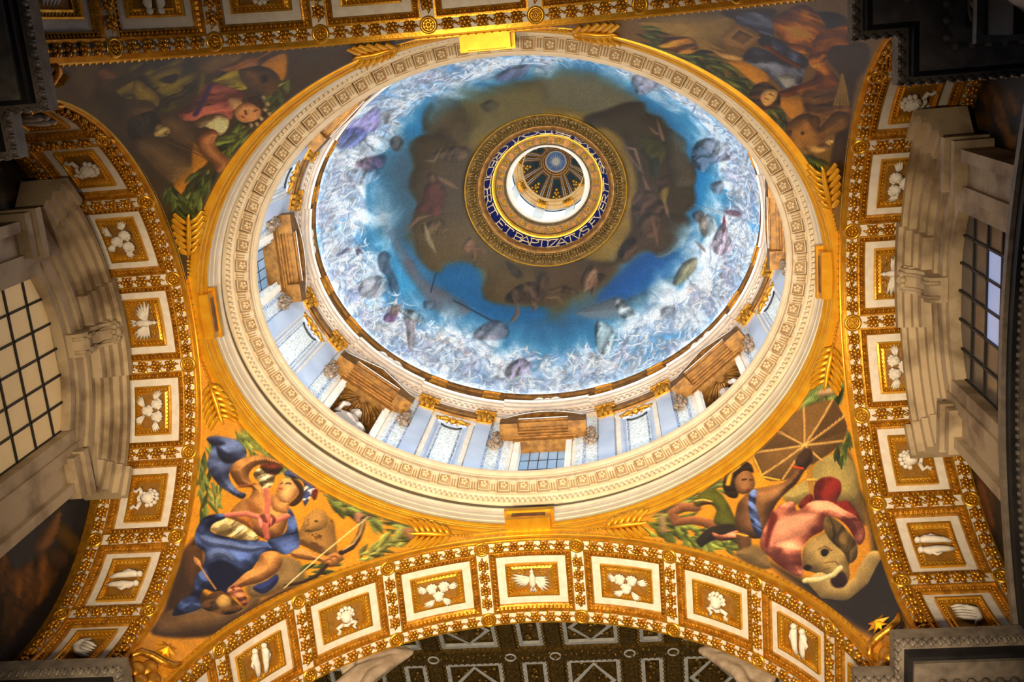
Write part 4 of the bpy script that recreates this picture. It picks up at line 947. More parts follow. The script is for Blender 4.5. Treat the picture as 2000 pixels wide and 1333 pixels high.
POPS[(-1, 1)] = [
('P',(70,50,28),[(38,1315),(81,1456),(70,1491),(40,1435),(7,1397),(-57,1404),(-94,1486),(-114,1513),(-84,1429),(-56,1336),(28,1263)],{'soft':0.06,'shade':0.2}),
('P',(128,98,62),[(37,1312),(23,1339),(-8,1368),(-57,1404),(-59,1443),(-76,1443),(-65,1389),(-43,1344),(-1,1290),(26,1271)],{'soft':0.05}),
('P',(104,72,44),[(81,1443),(65,1471),(34,1440),(23,1395),(37,1392)],{'soft':0.05}),
('P',(150,122,80),[(-57,1543),(-84,1555),(-109,1537),(-113,1515),(-94,1486),(-77,1452),(-55,1440),(-42,1462),(-65,1496)],{'soft':0.05}),
('G',(104,112,58),[(171,1669),(140,1680),(103,1684),(44,1697)],{'w':0.16,'n':46,'L':0.36,'seed':1}),
('G',(96,104,54),[(189,1625),(146,1581),(101,1536)],{'w':0.12,'n':26,'L':0.34,'seed':2}),
('G',(120,122,66),[(90,1545),(103,1566),(109,1576)],{'w':0.04,'n':7,'L':0.3,'seed':7}),
('G',(104,112,58),[(-25,1694),(-86,1700),(-144,1708),(-197,1713),(-223,1707)],{'w':0.2,'n':70,'L':0.38,'seed':3}),
('G',(112,112,60),[(-164,1611),(-188,1661),(-209,1696),(-226,1702)],{'w':0.12,'n':34,'L':0.36,'seed':4}),
('G',(80,92,50),[(-106,1527),(-121,1554),(-133,1578)],{'w':0.1,'n':16,'L':0.3,'seed':5}),
('P',(170,128,92),[(-194,1707),(-208,1720),(-224,1705),(-227,1691),(-209,1696)],{'width':0.1}),
('P',(190,140,110),[(-109,1692),(-117,1701),(-131,1687),(-123,1678)],{'width':0.1}),
('P',(172,130,70),[(-57,1592),(-51,1611),(-49,1629),(-57,1651),(-84,1662),(-106,1639),(-122,1619),(-131,1597),(-101,1588),(-83,1587),(-65,1585)],{'spots':((96,66,34),0.62),'shade':0.6}),
('P',(184,142,80),[(-48,1624),(-44,1641),(-48,1659),(-62,1667),(-78,1659),(-83,1638),(-72,1621),(-62,1613)],{'spots':((104,72,36),0.64),'width':0.14}),
('P',(40,28,16),[(-61,1641),(-63,1644),(-66,1643),(-65,1640)],{'width':0.05}),
('L',(60,40,24),[(-60,1614),(-64,1619),(-70,1620)],{'w':0.012}),
('P',(104,120,168),[(193,1629),(186,1644),(167,1658),(145,1668),(123,1665),(116,1652),(120,1629),(116,1613),(100,1604),(80,1602),(67,1606),(66,1595),(80,1590),(107,1586),(131,1588),(155,1596),(167,1612),(175,1627)],{'fold':(1,0.4,10,0.14),'dark':(30,34,70),'width':0.3}),
('P',(32,36,72),[(169,1633),(147,1639),(122,1647),(130,1627),(149,1622)],{'soft':0.03}),
('P',(40,44,80),[(191,1630),(177,1644),(161,1648),(172,1632)],{'soft':0.03}),
('P',(96,44,26),[(83,1659),(78,1683),(55,1697),(49,1672),(64,1656)],{'fold':(1,1,26,0.3)}),
('P',(212,156,92),[(65,1560),(66,1587),(59,1605),(67,1622),(86,1609),(108,1613),(121,1620),(124,1637),(116,1656),(100,1676),(78,1688),(59,1698),(58,1687),(79,1675),(91,1655),(89,1637),(75,1630),(52,1638),(32,1632),(23,1639),(5,1638),(-15,1627),(-29,1598),(-32,1576),(-13,1557),(19,1555),(45,1553)],{'dark':(92,50,24),'width':0.3,'shade':0.75}),
('P',(150,98,54),[(61,1597),(47,1603),(27,1600),(24,1593),(39,1584)],{'soft':0.06,'shade':0.1}),
('L',(140,86,46),[(86,1609),(75,1622),(69,1632)],{'w':0.02,'soft':0.03}),
('P',(226,210,164),[(83,1643),(83,1659),(64,1660),(51,1666),(42,1647),(49,1635),(67,1638)],{'fold':(1,0.3,34,0.3),'dark':(90,70,40)}),
('P',(228,178,118),[(29,1646),(36,1660),(35,1673),(21,1682),(2,1676),(-4,1661),(-3,1641),(9,1635),(21,1637)],{'dark':(120,64,34),'width':0.16}),
('P',(206,150,92),[(28,1640),(9,1635),(-3,1641),(-11,1623),(10,1614),(28,1627)],{'dark':(110,60,30),'width':0.14}),
('P',(72,44,24),[(28,1682),(9,1686),(-7,1679),(-17,1663),(-15,1644),(-5,1639),(-6,1659),(0,1673)],{'width':0.1}),
('L',(56,30,18),[(26,1668),(23,1672),(19,1673)],{'w':0.014}),
('L',(56,30,18),[(33,1662),(32,1665)],{'w':0.012}),
('L',(172,72,56),[(29,1654),(24,1656)],{'w':0.016}),
('P',(86,100,156),[(41,1679),(41,1700),(29,1716),(12,1723),(-5,1720),(-18,1706),(-26,1674),(-29,1655),(-15,1666),(-6,1682),(9,1691),(25,1683)],{'spots':((214,214,214),0.56),'shade':0.8,'width':0.08}),
('P',(216,210,200),[(35,1702),(30,1715),(21,1715),(22,1703)],{'width':0.05}),
('P',(216,210,200),[(5,1713),(-3,1719),(-11,1711),(-5,1702)],{'width':0.05}),
('P',(110,40,30),[(-20,1685),(-26,1696),(-36,1678),(-31,1674)],{'width':0.06}),
('P',(222,200,146),[(73,1512),(74,1527),(65,1546),(41,1556),(15,1558),(-8,1549),(11,1534),(36,1522),(55,1512)],{'fold':(0.95,0.25,20,0.2),'dark':(110,84,44)}),
('P',(84,104,160),[(84,1482),(93,1507),(92,1527),(74,1549),(65,1546),(74,1523),(69,1508),(47,1515),(11,1534),(-20,1555),(-42,1552),(-52,1551),(-35,1543),(-30,1518),(-31,1482),(-28,1455),(-24,1422),(-7,1409),(10,1403),(6,1381),(-6,1366),(10,1336),(24,1321),(28,1358),(22,1384),(35,1414),(36,1439),(51,1466),(70,1469)],{'fold':(0.5,1,8,0.2),'dark':(24,28,62),'width':0.3,'shade':0.7}),
('P',(112,130,180),[(78,1488),(45,1508),(6,1527),(-22,1544),(-12,1520),(20,1501),(57,1478)],{'soft':0.05,'dark':(40,46,90)}),
('P',(24,28,58),[(31,1446),(20,1473),(-7,1479),(-27,1467),(-18,1426),(3,1417)],{'soft':0.05,'shade':0.1}),
('P',(112,130,182),[(49,1468),(39,1490),(17,1496),(2,1484),(26,1476),(33,1458)],{'soft':0.05}),
('P',(84,104,160),[(-9,1634),(-35,1622),(-67,1587),(-69,1569),(-59,1551),(-40,1550),(-19,1558),(-32,1580),(-31,1600)],{'fold':(1,0.5,10,0.2),'dark':(24,28,62),'width':0.16}),
('P',(58,68,126),[(-52,1461),(-64,1487),(-70,1508),(-80,1495),(-75,1461),(-61,1455)],{'dark':(20,22,50)}),
('P',(186,120,58),[(64,1559),(40,1573),(21,1570),(15,1558),(41,1556),(63,1549)],{'soft':0.03}),
('L',(198,116,100),[(66,1552),(43,1577),(17,1587),(-8,1600),(-17,1620)],{'w':0.05}),
('L',(198,116,100),[(45,1637),(27,1620),(12,1597)],{'w':0.05}),
('P',(206,122,106),[(22,1589),(9,1604),(-7,1601),(-6,1580),(7,1569)],{'fold':(1,-1,30,0.3),'width':0.08,'dark':(110,46,40)}),
('L',(180,100,88),[(3,1580),(-15,1562)],{'w':0.05}),
('P',(212,156,92),[(-31,1511),(-26,1527),(-35,1543),(-52,1547),(-64,1536),(-68,1511),(-57,1478),(-44,1459),(-35,1444),(-30,1432),(-20,1428),(-23,1453),(-26,1478),(-32,1495)],{'dark':(96,52,24),'width':0.2,'shade':0.7}),
('P',(200,130,96),[(-22,1425),(-27,1448),(-46,1440),(-60,1427),(-59,1414),(-39,1422),(-28,1420)],{'fold':(1,1,30,0.2),'dark':(90,44,30),'width':0.1}),
('P',(110,78,42),[(0,1374),(0,1394),(-10,1416),(-27,1421),(-45,1415),(-60,1409),(-50,1384),(-28,1372),(-11,1367)],{'fold':(1,0.6,24,0.2),'width':0.15}),
('P',(212,170,100),[(-17,1396),(-19,1414),(-31,1416),(-41,1404),(-36,1389),(-26,1387)],{'soft':0.03,'width':0.12}),
('P',(212,156,92),[(-65,1561),(-72,1579),(-90,1584),(-114,1585),(-124,1604),(-135,1611),(-144,1602),(-141,1580),(-129,1571),(-114,1575),(-96,1565),(-76,1557)],{'dark':(100,56,28),'width':0.14,'shade':0.7}),
('L',(120,70,40),[(-122,1583),(-127,1590),(-134,1587)],{'w':0.012}),
('L',(120,70,40),[(-125,1593),(-132,1601),(-140,1595)],{'w':0.012}),
('L',(58,38,24),[(-133,1702),(-127,1692),(-136,1675),(-143,1652),(-144,1631),(-135,1611)],{'w':0.05}),
('L',(196,170,120),[(-129,1691),(-140,1662),(-142,1638),(-135,1618)],{'w':0.014}),
('L',(58,38,24),[(-129,1576),(-128,1551),(-115,1521),(-94,1496)],{'w':0.03}),
('L',(232,212,160),[(-132,1701),(-111,1591),(-95,1490)],{'w':0.011}),
('L',(196,146,76),[(50,1443),(-5,1416)],{'w':0.014}),
('L',(196,146,96),[(60,1447),(40,1439)],{'w':0.05,'taper':True}),
]
POPS[(1, 1)] = [
('P',(46,38,26),[(-92,1501),(-49,1398),(-17,1346),(39,1371),(84,1459),(103,1511),(70,1318),(19,1198),(-34,1271)],{'soft':0.1,'shade':0.1}),
('P',(120,98,60),[(108,1579),(137,1567),(105,1508),(71,1442),(67,1478),(80,1538)],{'soft':0.06}),
('P',(180,160,100),[(0,1595),(26,1594),(51,1590),(87,1598),(120,1581),(129,1550),(97,1497),(73,1497),(32,1546),(-1,1571)],{'soft':0.05,'width':0.3}),
('G',(100,108,52),[(-209,1711),(-184,1692),(-159,1642),(-128,1585)],{'w':0.22,'n':70,'L':0.36,'seed':11}),
('G',(92,100,52),[(-169,1705),(-120,1702),(-75,1687)],{'w':0.1,'n':24,'L':0.32,'seed':12}),
('G',(88,100,56),[(221,1661),(194,1664),(169,1669)],{'w':0.2,'n':40,'L':0.4,'seed':13}),
('G',(80,92,50),[(167,1594),(144,1584),(123,1578)],{'w':0.08,'n':12,'L':0.3,'seed':14}),
('P',(200,170,130),[(183,1677),(209,1653),(203,1645),(175,1669)],{'width':0.1}),
('P',(180,150,110),[(-182,1711),(-179,1698),(-194,1669),(-200,1679)],{'width':0.1}),
('L',(132,88,58),[(-127,1680),(-146,1698),(-166,1697),(-170,1677),(-146,1663),(-129,1641),(-121,1610)],{'w':0.085}),
('P',(104,106,38),[(-125,1694),(-106,1699),(-86,1698),(-79,1680),(-80,1656),(-86,1631),(-95,1605),(-116,1618),(-121,1638),(-105,1653),(-105,1670),(-116,1677),(-126,1681)],{'dark':(40,40,18),'width':0.12}),
('L',(190,160,90),[(-121,1692),(-110,1686),(-101,1674)],{'w':0.02}),
('L',(70,30,20),[(-117,1682),(-104,1672)],{'w':0.02}),
('P',(50,42,34),[(-163,1624),(-135,1632),(-105,1617),(-97,1596),(-111,1583),(-134,1602),(-154,1606),(-165,1605)],{'width':0.15}),
('P',(200,128,100),[(-134,1621),(-124,1605),(-96,1595),(-106,1581),(-136,1599)],{'width':0.1,'fold':(1,1,20,0.2)}),
('P',(128,96,54),[(14,1700),(45,1711),(86,1709),(142,1680),(185,1650),(178,1617),(162,1594),(128,1588),(87,1598),(46,1606),(13,1622),(-4,1650)],{'shade':0.3,'width':0.5,'smooth':True}),
('P',(96,70,38),[(90,1636),(186,1645),(178,1617),(162,1594)],{'soft':0.02,'shade':0.1,'smooth':False}),
('P',(100,74,42),[(90,1636),(81,1710),(23,1693)],{'soft':0.02,'shade':0.1,'smooth':False}),
('L',(196,154,92),[(90,1636),(18,1693)],{'w':0.018}),
('L',(196,154,92),[(90,1636),(71,1708)],{'w':0.018}),
('L',(196,154,92),[(90,1636),(140,1680)],{'w':0.018}),
('L',(196,154,92),[(90,1636),(186,1647)],{'w':0.018}),
('L',(196,154,92),[(90,1636),(179,1613)],{'w':0.018}),
('L',(196,154,92),[(90,1636),(142,1589)],{'w':0.018}),
('L',(196,154,92),[(90,1636),(92,1593)],{'w':0.018}),
('L',(196,154,92),[(90,1636),(19,1620)],{'w':0.018}),
('L',(196,154,92),[(90,1636),(0,1652)],{'w':0.018}),
('L',(214,172,66),[(14,1700),(4,1672),(-4,1650),(14,1623)],{'w':0.016}),
('L',(168,124,56),[(82,1623),(66,1599),(51,1579),(32,1546)],{'w':0.05}),
('L',(190,146,70),[(50,1585),(59,1576)],{'w':0.03}),
('P',(136,98,62),[(-85,1624),(-64,1641),(-33,1643),(-9,1629),(16,1615),(46,1616),(58,1624),(84,1616),(80,1605),(58,1603),(32,1596),(-5,1595),(-35,1583),(-57,1562),(-77,1555),(-92,1569),(-99,1590),(-96,1608)],{'dark':(54,34,20),'width':0.25,'shade':0.7}),
('P',(176,130,84),[(-32,1632),(-11,1620),(12,1609),(-7,1603),(-32,1611)],{'soft':0.07,'shade':0.1}),
('P',(80,56,42),[(58,1629),(77,1634),(92,1628),(90,1615),(72,1608),(57,1613)],{'width':0.1}),
('L',(190,70,40),[(48,1624),(58,1608)],{'w':0.02}),
('P',(112,80,50),[(-102,1593),(-89,1574),(-97,1552),(-114,1549),(-115,1568)],{'width':0.12}),
('L',(214,160,50),[(-103,1589),(-93,1574)],{'w':0.02}),
('P',(52,36,24),[(-59,1694),(-41,1718),(-20,1715),(-3,1686),(-10,1667),(-19,1681),(-37,1678),(-60,1650),(-73,1663),(-69,1682)],{'width':0.1,'fold':(1,1,30,0.2)}),
('P',(156,112,72),[(-44,1679),(-26,1683),(-13,1672),(-20,1651),(-33,1643),(-48,1646),(-55,1659)],{'dark':(70,44,26),'width':0.12}),
('L',(40,26,16),[(-34,1671),(-28,1667)],{'w':0.014}),
('L',(40,26,16),[(-24,1661),(-21,1659)],{'w':0.012}),
('L',(110,50,36),[(-40,1650),(-34,1645)],{'w':0.014}),
('L',(226,170,44),[(-58,1681),(-39,1696),(-22,1695)],{'w':0.035}),
('P',(98,118,172),[(-42,1641),(-27,1638),(-47,1615),(-62,1577),(-78,1553),(-77,1580),(-63,1614)],{'fold':(1,0.2,26,0.25),'dark':(34,40,84),'width':0.1}),
('P',(126,42,32),[(39,1555),(58,1572),(79,1564),(89,1542),(79,1525),(61,1515),(76,1499),(67,1446),(55,1422),(40,1420),(46,1459),(43,1503),(30,1531)],{'dark':(50,14,12),'width':0.18,'fold':(1,-0.4,9,0.12)}),
('P',(130,46,36),[(8,1561),(37,1563),(30,1543),(12,1542)],{'dark':(50,14,12)}),
('P',(214,138,112),[(-79,1552),(-49,1575),(-17,1585),(6,1574),(0,1554),(30,1549),(52,1526),(60,1496),(68,1467),(62,1431),(41,1421),(47,1467),(34,1502),(12,1489),(-13,1493),(-38,1482),(-54,1444),(-65,1438),(-75,1464),(-82,1492),(-85,1515),(-90,1528)],{'fold':(0.8,0.6,8,0.18),'dark':(110,42,36),'width':0.25,'shade':0.7}),
('P',(228,160,130),[(-48,1564),(-19,1557),(12,1536),(20,1518),(-14,1510),(-51,1520),(-68,1531)],{'soft':0.08,'shade':0.3}),
('P',(110,44,38),[(-37,1585),(-32,1569),(-56,1551),(-77,1529),(-78,1540)],{'soft':0.04,'shade':0.1}),
('P',(174,148,94),[(-36,1480),(-15,1490),(10,1485),(31,1495),(38,1478),(41,1433),(26,1401),(9,1397),(-3,1373),(-20,1367),(-34,1399),(-42,1427),(-51,1447)],{'dark':(78,60,32),'width':0.25,'shade':0.6}),
('P',(124,100,56),[(16,1495),(31,1507),(40,1486),(41,1453),(39,1423),(26,1401),(11,1400),(14,1428),(10,1463)],{'dark':(52,40,20),'width':0.14,'fold':(1,-0.6,12,0.15)}),
('L',(162,138,90),[(-44,1409),(-41,1377),(-19,1350),(10,1354),(31,1370),(44,1377)],{'w':0.15}),
('P',(62,36,26),[(-28,1393),(-7,1396),(-6,1376),(-16,1364),(-29,1374)],{'soft':0.03}),
('L',(232,212,150),[(-60,1423),(-41,1407),(-20,1399),(-6,1403)],{'w':0.055}),
('P',(30,20,12),[(-13,1457),(-6,1457),(-3,1446),(-12,1442),(-16,1449)],{'width':0.05}),
('L',(120,92,54),[(-14,1463),(-3,1461),(1,1445)],{'w':0.014}),
('P',(40,26,16),[(-52,1450),(-43,1450),(-40,1439),(-49,1439)],{'width':0.05}),
('L',(120,96,58),[(-21,1433),(-5,1422),(-3,1410)],{'w':0.012}),
('L',(120,96,58),[(-35,1426),(-18,1417)],{'w':0.012}),
('P',(136,112,72),[(-127,1555),(-101,1554),(-87,1538),(-89,1493),(-103,1493),(-118,1521)],{'soft':0.05}),
]
DOPS = [
('P',(30,84,146),[(124,340),(190,258),(260,204),(346,199),(387,151),(425,227),(349,273),(311,330),(231,372),(152,368)],{'soft':0.18,'width':0.5,'shade':0.15}),
('P',(24,92,140),[(-312,219),(-241,191),(-195,219),(-178,290),(-116,348),(-26,356),(-26,401),(-155,389),(-247,325),(-300,265)],{'soft':0.18,'width':0.5,'shade':0.15}),
('P',(48,140,190),[(-471,-5),(-447,3),(-427,126),(-387,197),(-365,255),(-420,265),(-429,144),(-467,108)],{'soft':0.18,'width':0.5,'shade':0.1}),
('P',(44,118,164),[(-341,-318),(-306,-319),(-303,-232),(-338,-213)],{'soft':0.18,'width':0.5,'shade':0.1}),
('P',(62,88,104),[(-434,-129),(-382,-285),(-347,-237),(-340,-145),(-357,-56),(-345,14),(-377,88),(-462,67)],{'soft':0.18,'width':0.5,'shade':0.2}),
('P',(40,104,146),[(278,-272),(338,-338),(394,-272),(428,-185),(416,-105),(383,-157),(343,-200),(320,-236)],{'soft':0.18,'width':0.5,'shade':0.15}),
('P',(30,120,176),[(400,-57),(455,-56),(500,-4),(451,57),(400,53)],{'soft':0.1,'width':0.5,'shade':0.15}),
('P',(66,150,180),[(233,-392),(261,-397),(257,-346),(233,-338)],{'soft':0.08,'width':0.5,'shade':0.35}),
('P',(104,94,65),[(15,-417),(122,-403),(199,-370),(239,-327),(264,-286),(229,-218),(142,-221),(71,-247),(0,-278)],{'soft':0.18,'width':0.5,'shade':0.35}),
('P',(105,90,50),[(-213,-409),(-137,-358),(-64,-364),(19,-339),(6,-204),(-84,-206),(-160,-183),(-200,-145),(-209,-204),(-186,-247),(-214,-319)],{'soft':0.18,'width':0.5,'shade':0.35}),
('P',(85,68,42),[(-300,-295),(-286,-334),(-246,-371),(-211,-346),(-185,-257),(-190,-218),(-213,-176),(-247,-180),(-274,-222),(-302,-242)],{'soft':0.09,'width':0.5,'shade':0.6}),
('P',(70,55,31),[(-346,-206),(-310,-229),(-261,-218),(-214,-167),(-188,-133),(-211,-66),(-222,19),(-239,115),(-351,93),(-357,33),(-343,-8),(-360,-57),(-352,-101),(-338,-135)],{'soft':0.1,'width':0.5,'shade':0.35}),
('P',(58,45,26),[(117,-216),(180,-245),(233,-273),(282,-278),(286,-242),(327,-227),(342,-190),(387,-153),(383,-110),(408,-63),(402,-13),(404,48),(366,94),(378,151),(240,153),(231,76),(248,13),(244,-51),(218,-138),(177,-179),(134,-179)],{'soft':0.1,'width':0.5,'shade':0.35}),
('P',(80,67,47),[(331,-188),(383,-157),(383,-110),(404,-62),(402,-13),(350,0),(330,-51)],{'soft':0.1,'width':0.5,'shade':0.6}),
('P',(87,68,35),[(-352,54),(-322,35),(-184,59),(-152,149),(-115,208),(-24,246),(-25,348),(-116,344),(-175,325),(-189,288),(-177,243),(-202,214),(-234,193),(-281,194),(-297,217),(-323,209),(-350,173),(-361,123)],{'soft':0.1,'width':0.5,'shade':0.35}),
('P',(105,92,97),[(-447,3),(-418,38),(-401,105),(-369,170),(-337,242),(-283,285),(-222,351),(-278,372),(-326,338),(-362,265),(-395,196),(-421,101)],{'soft':0.12,'width':0.5,'shade':0.35}),
('P',(77,57,33),[(-38,215),(42,200),(117,225),(180,232),(175,266),(136,306),(75,320),(29,343),(-39,346)],{'soft':0.12,'width':0.5,'shade':0.35}),
('P',(68,52,35),[(176,232),(214,153),(242,116),(237,91),(371,87),(386,129),(346,187),(299,213),(268,200),(237,208),(206,233)],{'soft':0.1,'width':0.5,'shade':0.35}),
('P',(120,124,120),[(291,217),(330,191),(354,131),(370,113),(387,151),(346,195),(314,217)],{'soft':0.1,'width':0.5,'shade':0.35}),
('P',(108,120,128),[(67,381),(121,358),(190,343),(241,390),(210,416),(154,413),(90,400)],{'soft':0.12,'width':0.5,'shade':0.35}),
('P',(70,92,104),[(206,353),(269,320),(349,277),(313,357),(256,373)],{'soft':0.12,'width':0.5,'shade':0.35}),
('P',(83,38,33),[(-317,-55),(-291,-71),(-267,-34),(-274,4),(-291,44),(-322,37),(-348,13),(-328,-13)],{'soft':0.05,'width':0.2,'shade':0.8,'fold':(1,0.5,9,0.2),'alpha':0.7}),
('L',(115,87,63),[(-287,-81),(-262,-55),(-239,-30)],{'w':0.06,'soft':0.04,'taper':True}),
('L',(102,76,54),[(-383,76),(-343,39),(-311,37)],{'w':0.06,'soft':0.04,'taper':True}),
('P',(112,83,57),[(-310,-90),(-289,-93),(-284,-69),(-303,-60)],{'soft':0.05,'width':0.2,'shade':0.8,'alpha':0.7,'fold':(1,0.5,16,0.18)}),
('P',(105,80,51),[(-335,65),(-288,53),(-269,91),(-305,103),(-333,91)],{'soft':0.05,'width':0.2,'shade':0.8,'alpha':0.7,'fold':(1,0.5,16,0.18)}),
('P',(96,73,56),[(-252,-167),(-205,-160),(-203,-127),(-231,-115),(-264,-128),(-282,-156)],{'soft':0.06,'width':0.2,'shade':0.8,'alpha':0.7,'fold':(1,0.5,16,0.18)}),
('L',(108,88,66),[(-308,-140),(-288,-132),(-263,-170)],{'w':0.04,'soft':0.04,'taper':True}),
('P',(156,136,196),[(-562,-433),(-486,-403),(-438,-424),(-418,-353),(-432,-304),(-482,-322),(-536,-355)],{'soft':0.09,'width':0.2,'shade':0.8,'fold':(0.6,1,9,0.25),'alpha':0.65}),
('P',(76,86,156),[(-597,-379),(-540,-389),(-478,-339),(-463,-292),(-506,-275),(-566,-302)],{'soft':0.09,'width':0.2,'shade':0.8,'fold':(0.6,1,9,0.25),'alpha':0.65}),
('P',(206,214,218),[(-482,-291),(-408,-264),(-399,-216),(-449,-201),(-483,-244)],{'soft':0.09,'width':0.2,'shade':0.8,'fold':(1,-0.5,12,0.2),'alpha':0.65}),
('P',(105,59,86),[(-503,-210),(-416,-197),(-428,-151),(-478,-166)],{'soft':0.09,'width':0.2,'shade':0.8,'fold':(1,-0.5,12,0.25),'alpha':0.65}),
('P',(86,67,57),[(-393,-246),(-373,-253),(-359,-226),(-370,-195),(-392,-208)],{'soft':0.05,'width':0.2,'shade':0.8,'alpha':0.7,'fold':(1,0.5,16,0.18)}),
('P',(134,124,116),[(-414,-370),(-388,-360),(-385,-321),(-406,-320)],{'soft':0.09,'width':0.2,'shade':0.8,'alpha':0.65,'fold':(1,0.5,16,0.18)}),
('P',(150,170,190),[(-528,-189),(-473,-169),(-433,-138),(-443,-117),(-490,-115),(-534,-155)],{'soft':0.09,'width':0.2,'shade':0.8,'alpha':0.65,'fold':(1,0.5,16,0.18)}),
('P',(120,110,140),[(-104,-397),(-57,-430),(-6,-434),(-26,-386),(-71,-371)],{'soft':0.08,'width':0.2,'shade':0.8,'alpha':0.7,'fold':(1,0.5,16,0.18)}),
('P',(73,65,52),[(-148,-294),(-117,-308),(-102,-284),(-130,-264)],{'soft':0.06,'width':0.2,'shade':0.8,'alpha':0.7,'fold':(1,0.5,16,0.18)}),
('L',(116,84,62),[(311,-220),(322,-149),(308,-139)],{'w':0.05,'soft':0.04,'taper':True}),
('L',(108,78,58),[(286,-191),(303,-171),(318,-168)],{'w':0.045,'soft':0.04,'taper':True}),
('P',(67,65,25),[(262,-154),(320,-149),(329,-104),(293,-40),(277,-83),(260,-108)],{'soft':0.05,'width':0.2,'shade':0.8,'fold':(1,0.5,10,0.25),'alpha':0.7}),
('P',(34,40,40),[(283,-74),(306,-89),(307,-40),(285,-31)],{'soft':0.05,'width':0.2,'shade':0.8,'alpha':0.7,'fold':(1,0.5,16,0.18)}),
('L',(119,89,68),[(216,-120),(246,-114),(264,-38)],{'w':0.035,'soft':0.04,'taper':True}),
('L',(90,70,60),[(218,-120),(241,-77),(258,-47)],{'w':0.03}),
('L',(102,74,57),[(264,-30),(276,17),(293,38)],{'w':0.06,'soft':0.04,'taper':True}),
('P',(129,104,44),[(309,-6),(331,10),(319,62),(302,42)],{'soft':0.05,'width':0.2,'shade':0.8,'alpha':0.7,'fold':(1,0.5,16,0.18)}),
('L',(119,88,66),[(315,45),(326,96)],{'w':0.045,'soft':0.04,'taper':True}),
('P',(76,52,41),[(237,39),(269,13),(311,46),(309,88),(264,110),(233,89)],{'soft':0.06,'width':0.2,'shade':0.8,'fold':(1,1,12,0.3),'alpha':0.7}),
('P',(83,60,44),[(251,97),(302,88),(292,153),(247,153)],{'soft':0.06,'width':0.2,'shade':0.8,'alpha':0.7,'fold':(1,0.5,16,0.18)}),
('P',(100,67,49),[(299,-18),(329,-33),(328,-7),(305,3)],{'soft':0.05,'width':0.2,'shade':0.8,'alpha':0.7,'fold':(1,0.5,16,0.18)}),
('P',(96,102,120),[(399,-103),(420,-154),(469,-180),(504,-153),(531,-120),(457,-84),(433,-53),(405,-76)],{'soft':0.05,'width':0.2,'shade':0.8,'fold':(1,1,9,0.35),'alpha':0.7}),
('P',(206,216,226),[(479,-152),(503,-179),(519,-147),(489,-120)],{'soft':0.05,'width':0.2,'shade':0.8,'alpha':0.7,'fold':(1,0.5,16,0.18)}),
('P',(120,126,140),[(453,-19),(496,-36),(489,7),(461,7)],{'soft':0.06,'width':0.2,'shade':0.8,'alpha':0.7,'fold':(1,0.5,16,0.18)}),
('P',(140,112,96),[(395,84),(420,69),(435,89),(407,109)],{'soft':0.05,'width':0.2,'shade':0.8,'alpha':0.7,'fold':(1,0.5,16,0.18)}),
('P',(214,218,214),[(416,104),(446,79),(475,116),(443,147),(421,143)],{'soft':0.05,'width':0.2,'shade':0.8,'fold':(1,0.4,10,0.2),'alpha':0.7}),
('L',(102,36,54),[(498,73),(499,142)],{'w':0.06,'soft':0.04,'taper':True}),
('L',(152,157,159),[(400,53),(484,71),(585,76)],{'w':0.014,'soft':0.04,'taper':True}),
('P',(120,56,67),[(498,64),(541,53),(571,67),(525,74)],{'soft':0.05,'width':0.2,'shade':0.8,'alpha':0.7,'fold':(1,0.5,16,0.18)}),
('P',(140,128,140),[(263,-384),(297,-398),(350,-372),(327,-341),(274,-304),(259,-335)],{'soft':0.06,'width':0.2,'shade':0.8,'alpha':0.7,'fold':(1,0.5,16,0.18)}),
('P',(64,76,98),[(-468,140),(-448,122),(-428,144),(-435,165),(-419,228),(-420,262),(-444,253),(-450,204),(-468,181)],{'soft':0.05,'width':0.2,'shade':0.8,'alpha':0.7,'fold':(1,0.5,16,0.18)}),
('P',(176,172,176),[(-540,214),(-497,194),(-455,212),(-458,258),(-512,268),(-549,252)],{'soft':0.06,'width':0.2,'shade':0.8,'fold':(1,1,10,0.3),'alpha':0.7}),
('P',(150,132,124),[(-416,351),(-378,355),(-388,393),(-412,470),(-425,466),(-417,380)],{'soft':0.05,'width':0.2,'shade':0.8,'alpha':0.7,'fold':(1,0.5,16,0.18)}),
('P',(156,170,170),[(-433,319),(-403,323),(-364,348),(-360,382),(-407,352)],{'soft':0.05,'width':0.2,'shade':0.8,'fold':(1,0.5,12,0.3),'alpha':0.7}),
('P',(86,36,84),[(-477,333),(-434,324),(-450,361),(-483,357)],{'soft':0.05,'width':0.2,'shade':0.8,'alpha':0.7,'fold':(1,0.5,16,0.18)}),
('P',(156,128,112),[(-459,315),(-430,305),(-430,329),(-459,335)],{'soft':0.05,'width':0.2,'shade':0.8,'alpha':0.7,'fold':(1,0.5,16,0.18)}),
('P',(90,100,116),[(-351,307),(-323,307),(-322,334),(-350,331)],{'soft':0.05,'width':0.2,'shade':0.8,'alpha':0.7,'fold':(1,0.5,16,0.18)}),
('P',(128,89,67),[(-222,127),(-210,133),(-201,168),(-206,216),(-212,183),(-237,154)],{'soft':0.05,'width':0.2,'shade':0.8,'alpha':0.7,'fold':(1,0.5,16,0.18)}),
('L',(102,72,54),[(-235,152),(-194,160),(-177,175)],{'w':0.04,'soft':0.04,'taper':True}),
('L',(133,119,85),[(-329,59),(-323,109),(-306,155)],{'w':0.06,'taper':True,'soft':0.04}),
('L',(30,44,56),[(-309,220),(-328,279)],{'w':0.018}),
('L',(40,60,80),[(-266,314),(-211,357),(-163,393)],{'w':0.03}),
('P',(73,54,43),[(-123,313),(-92,286),(-40,278),(-25,313),(-33,338),(-71,344),(-123,335)],{'soft':0.05,'width':0.2,'shade':0.8,'fold':(1,-0.6,12,0.35),'alpha':0.7}),
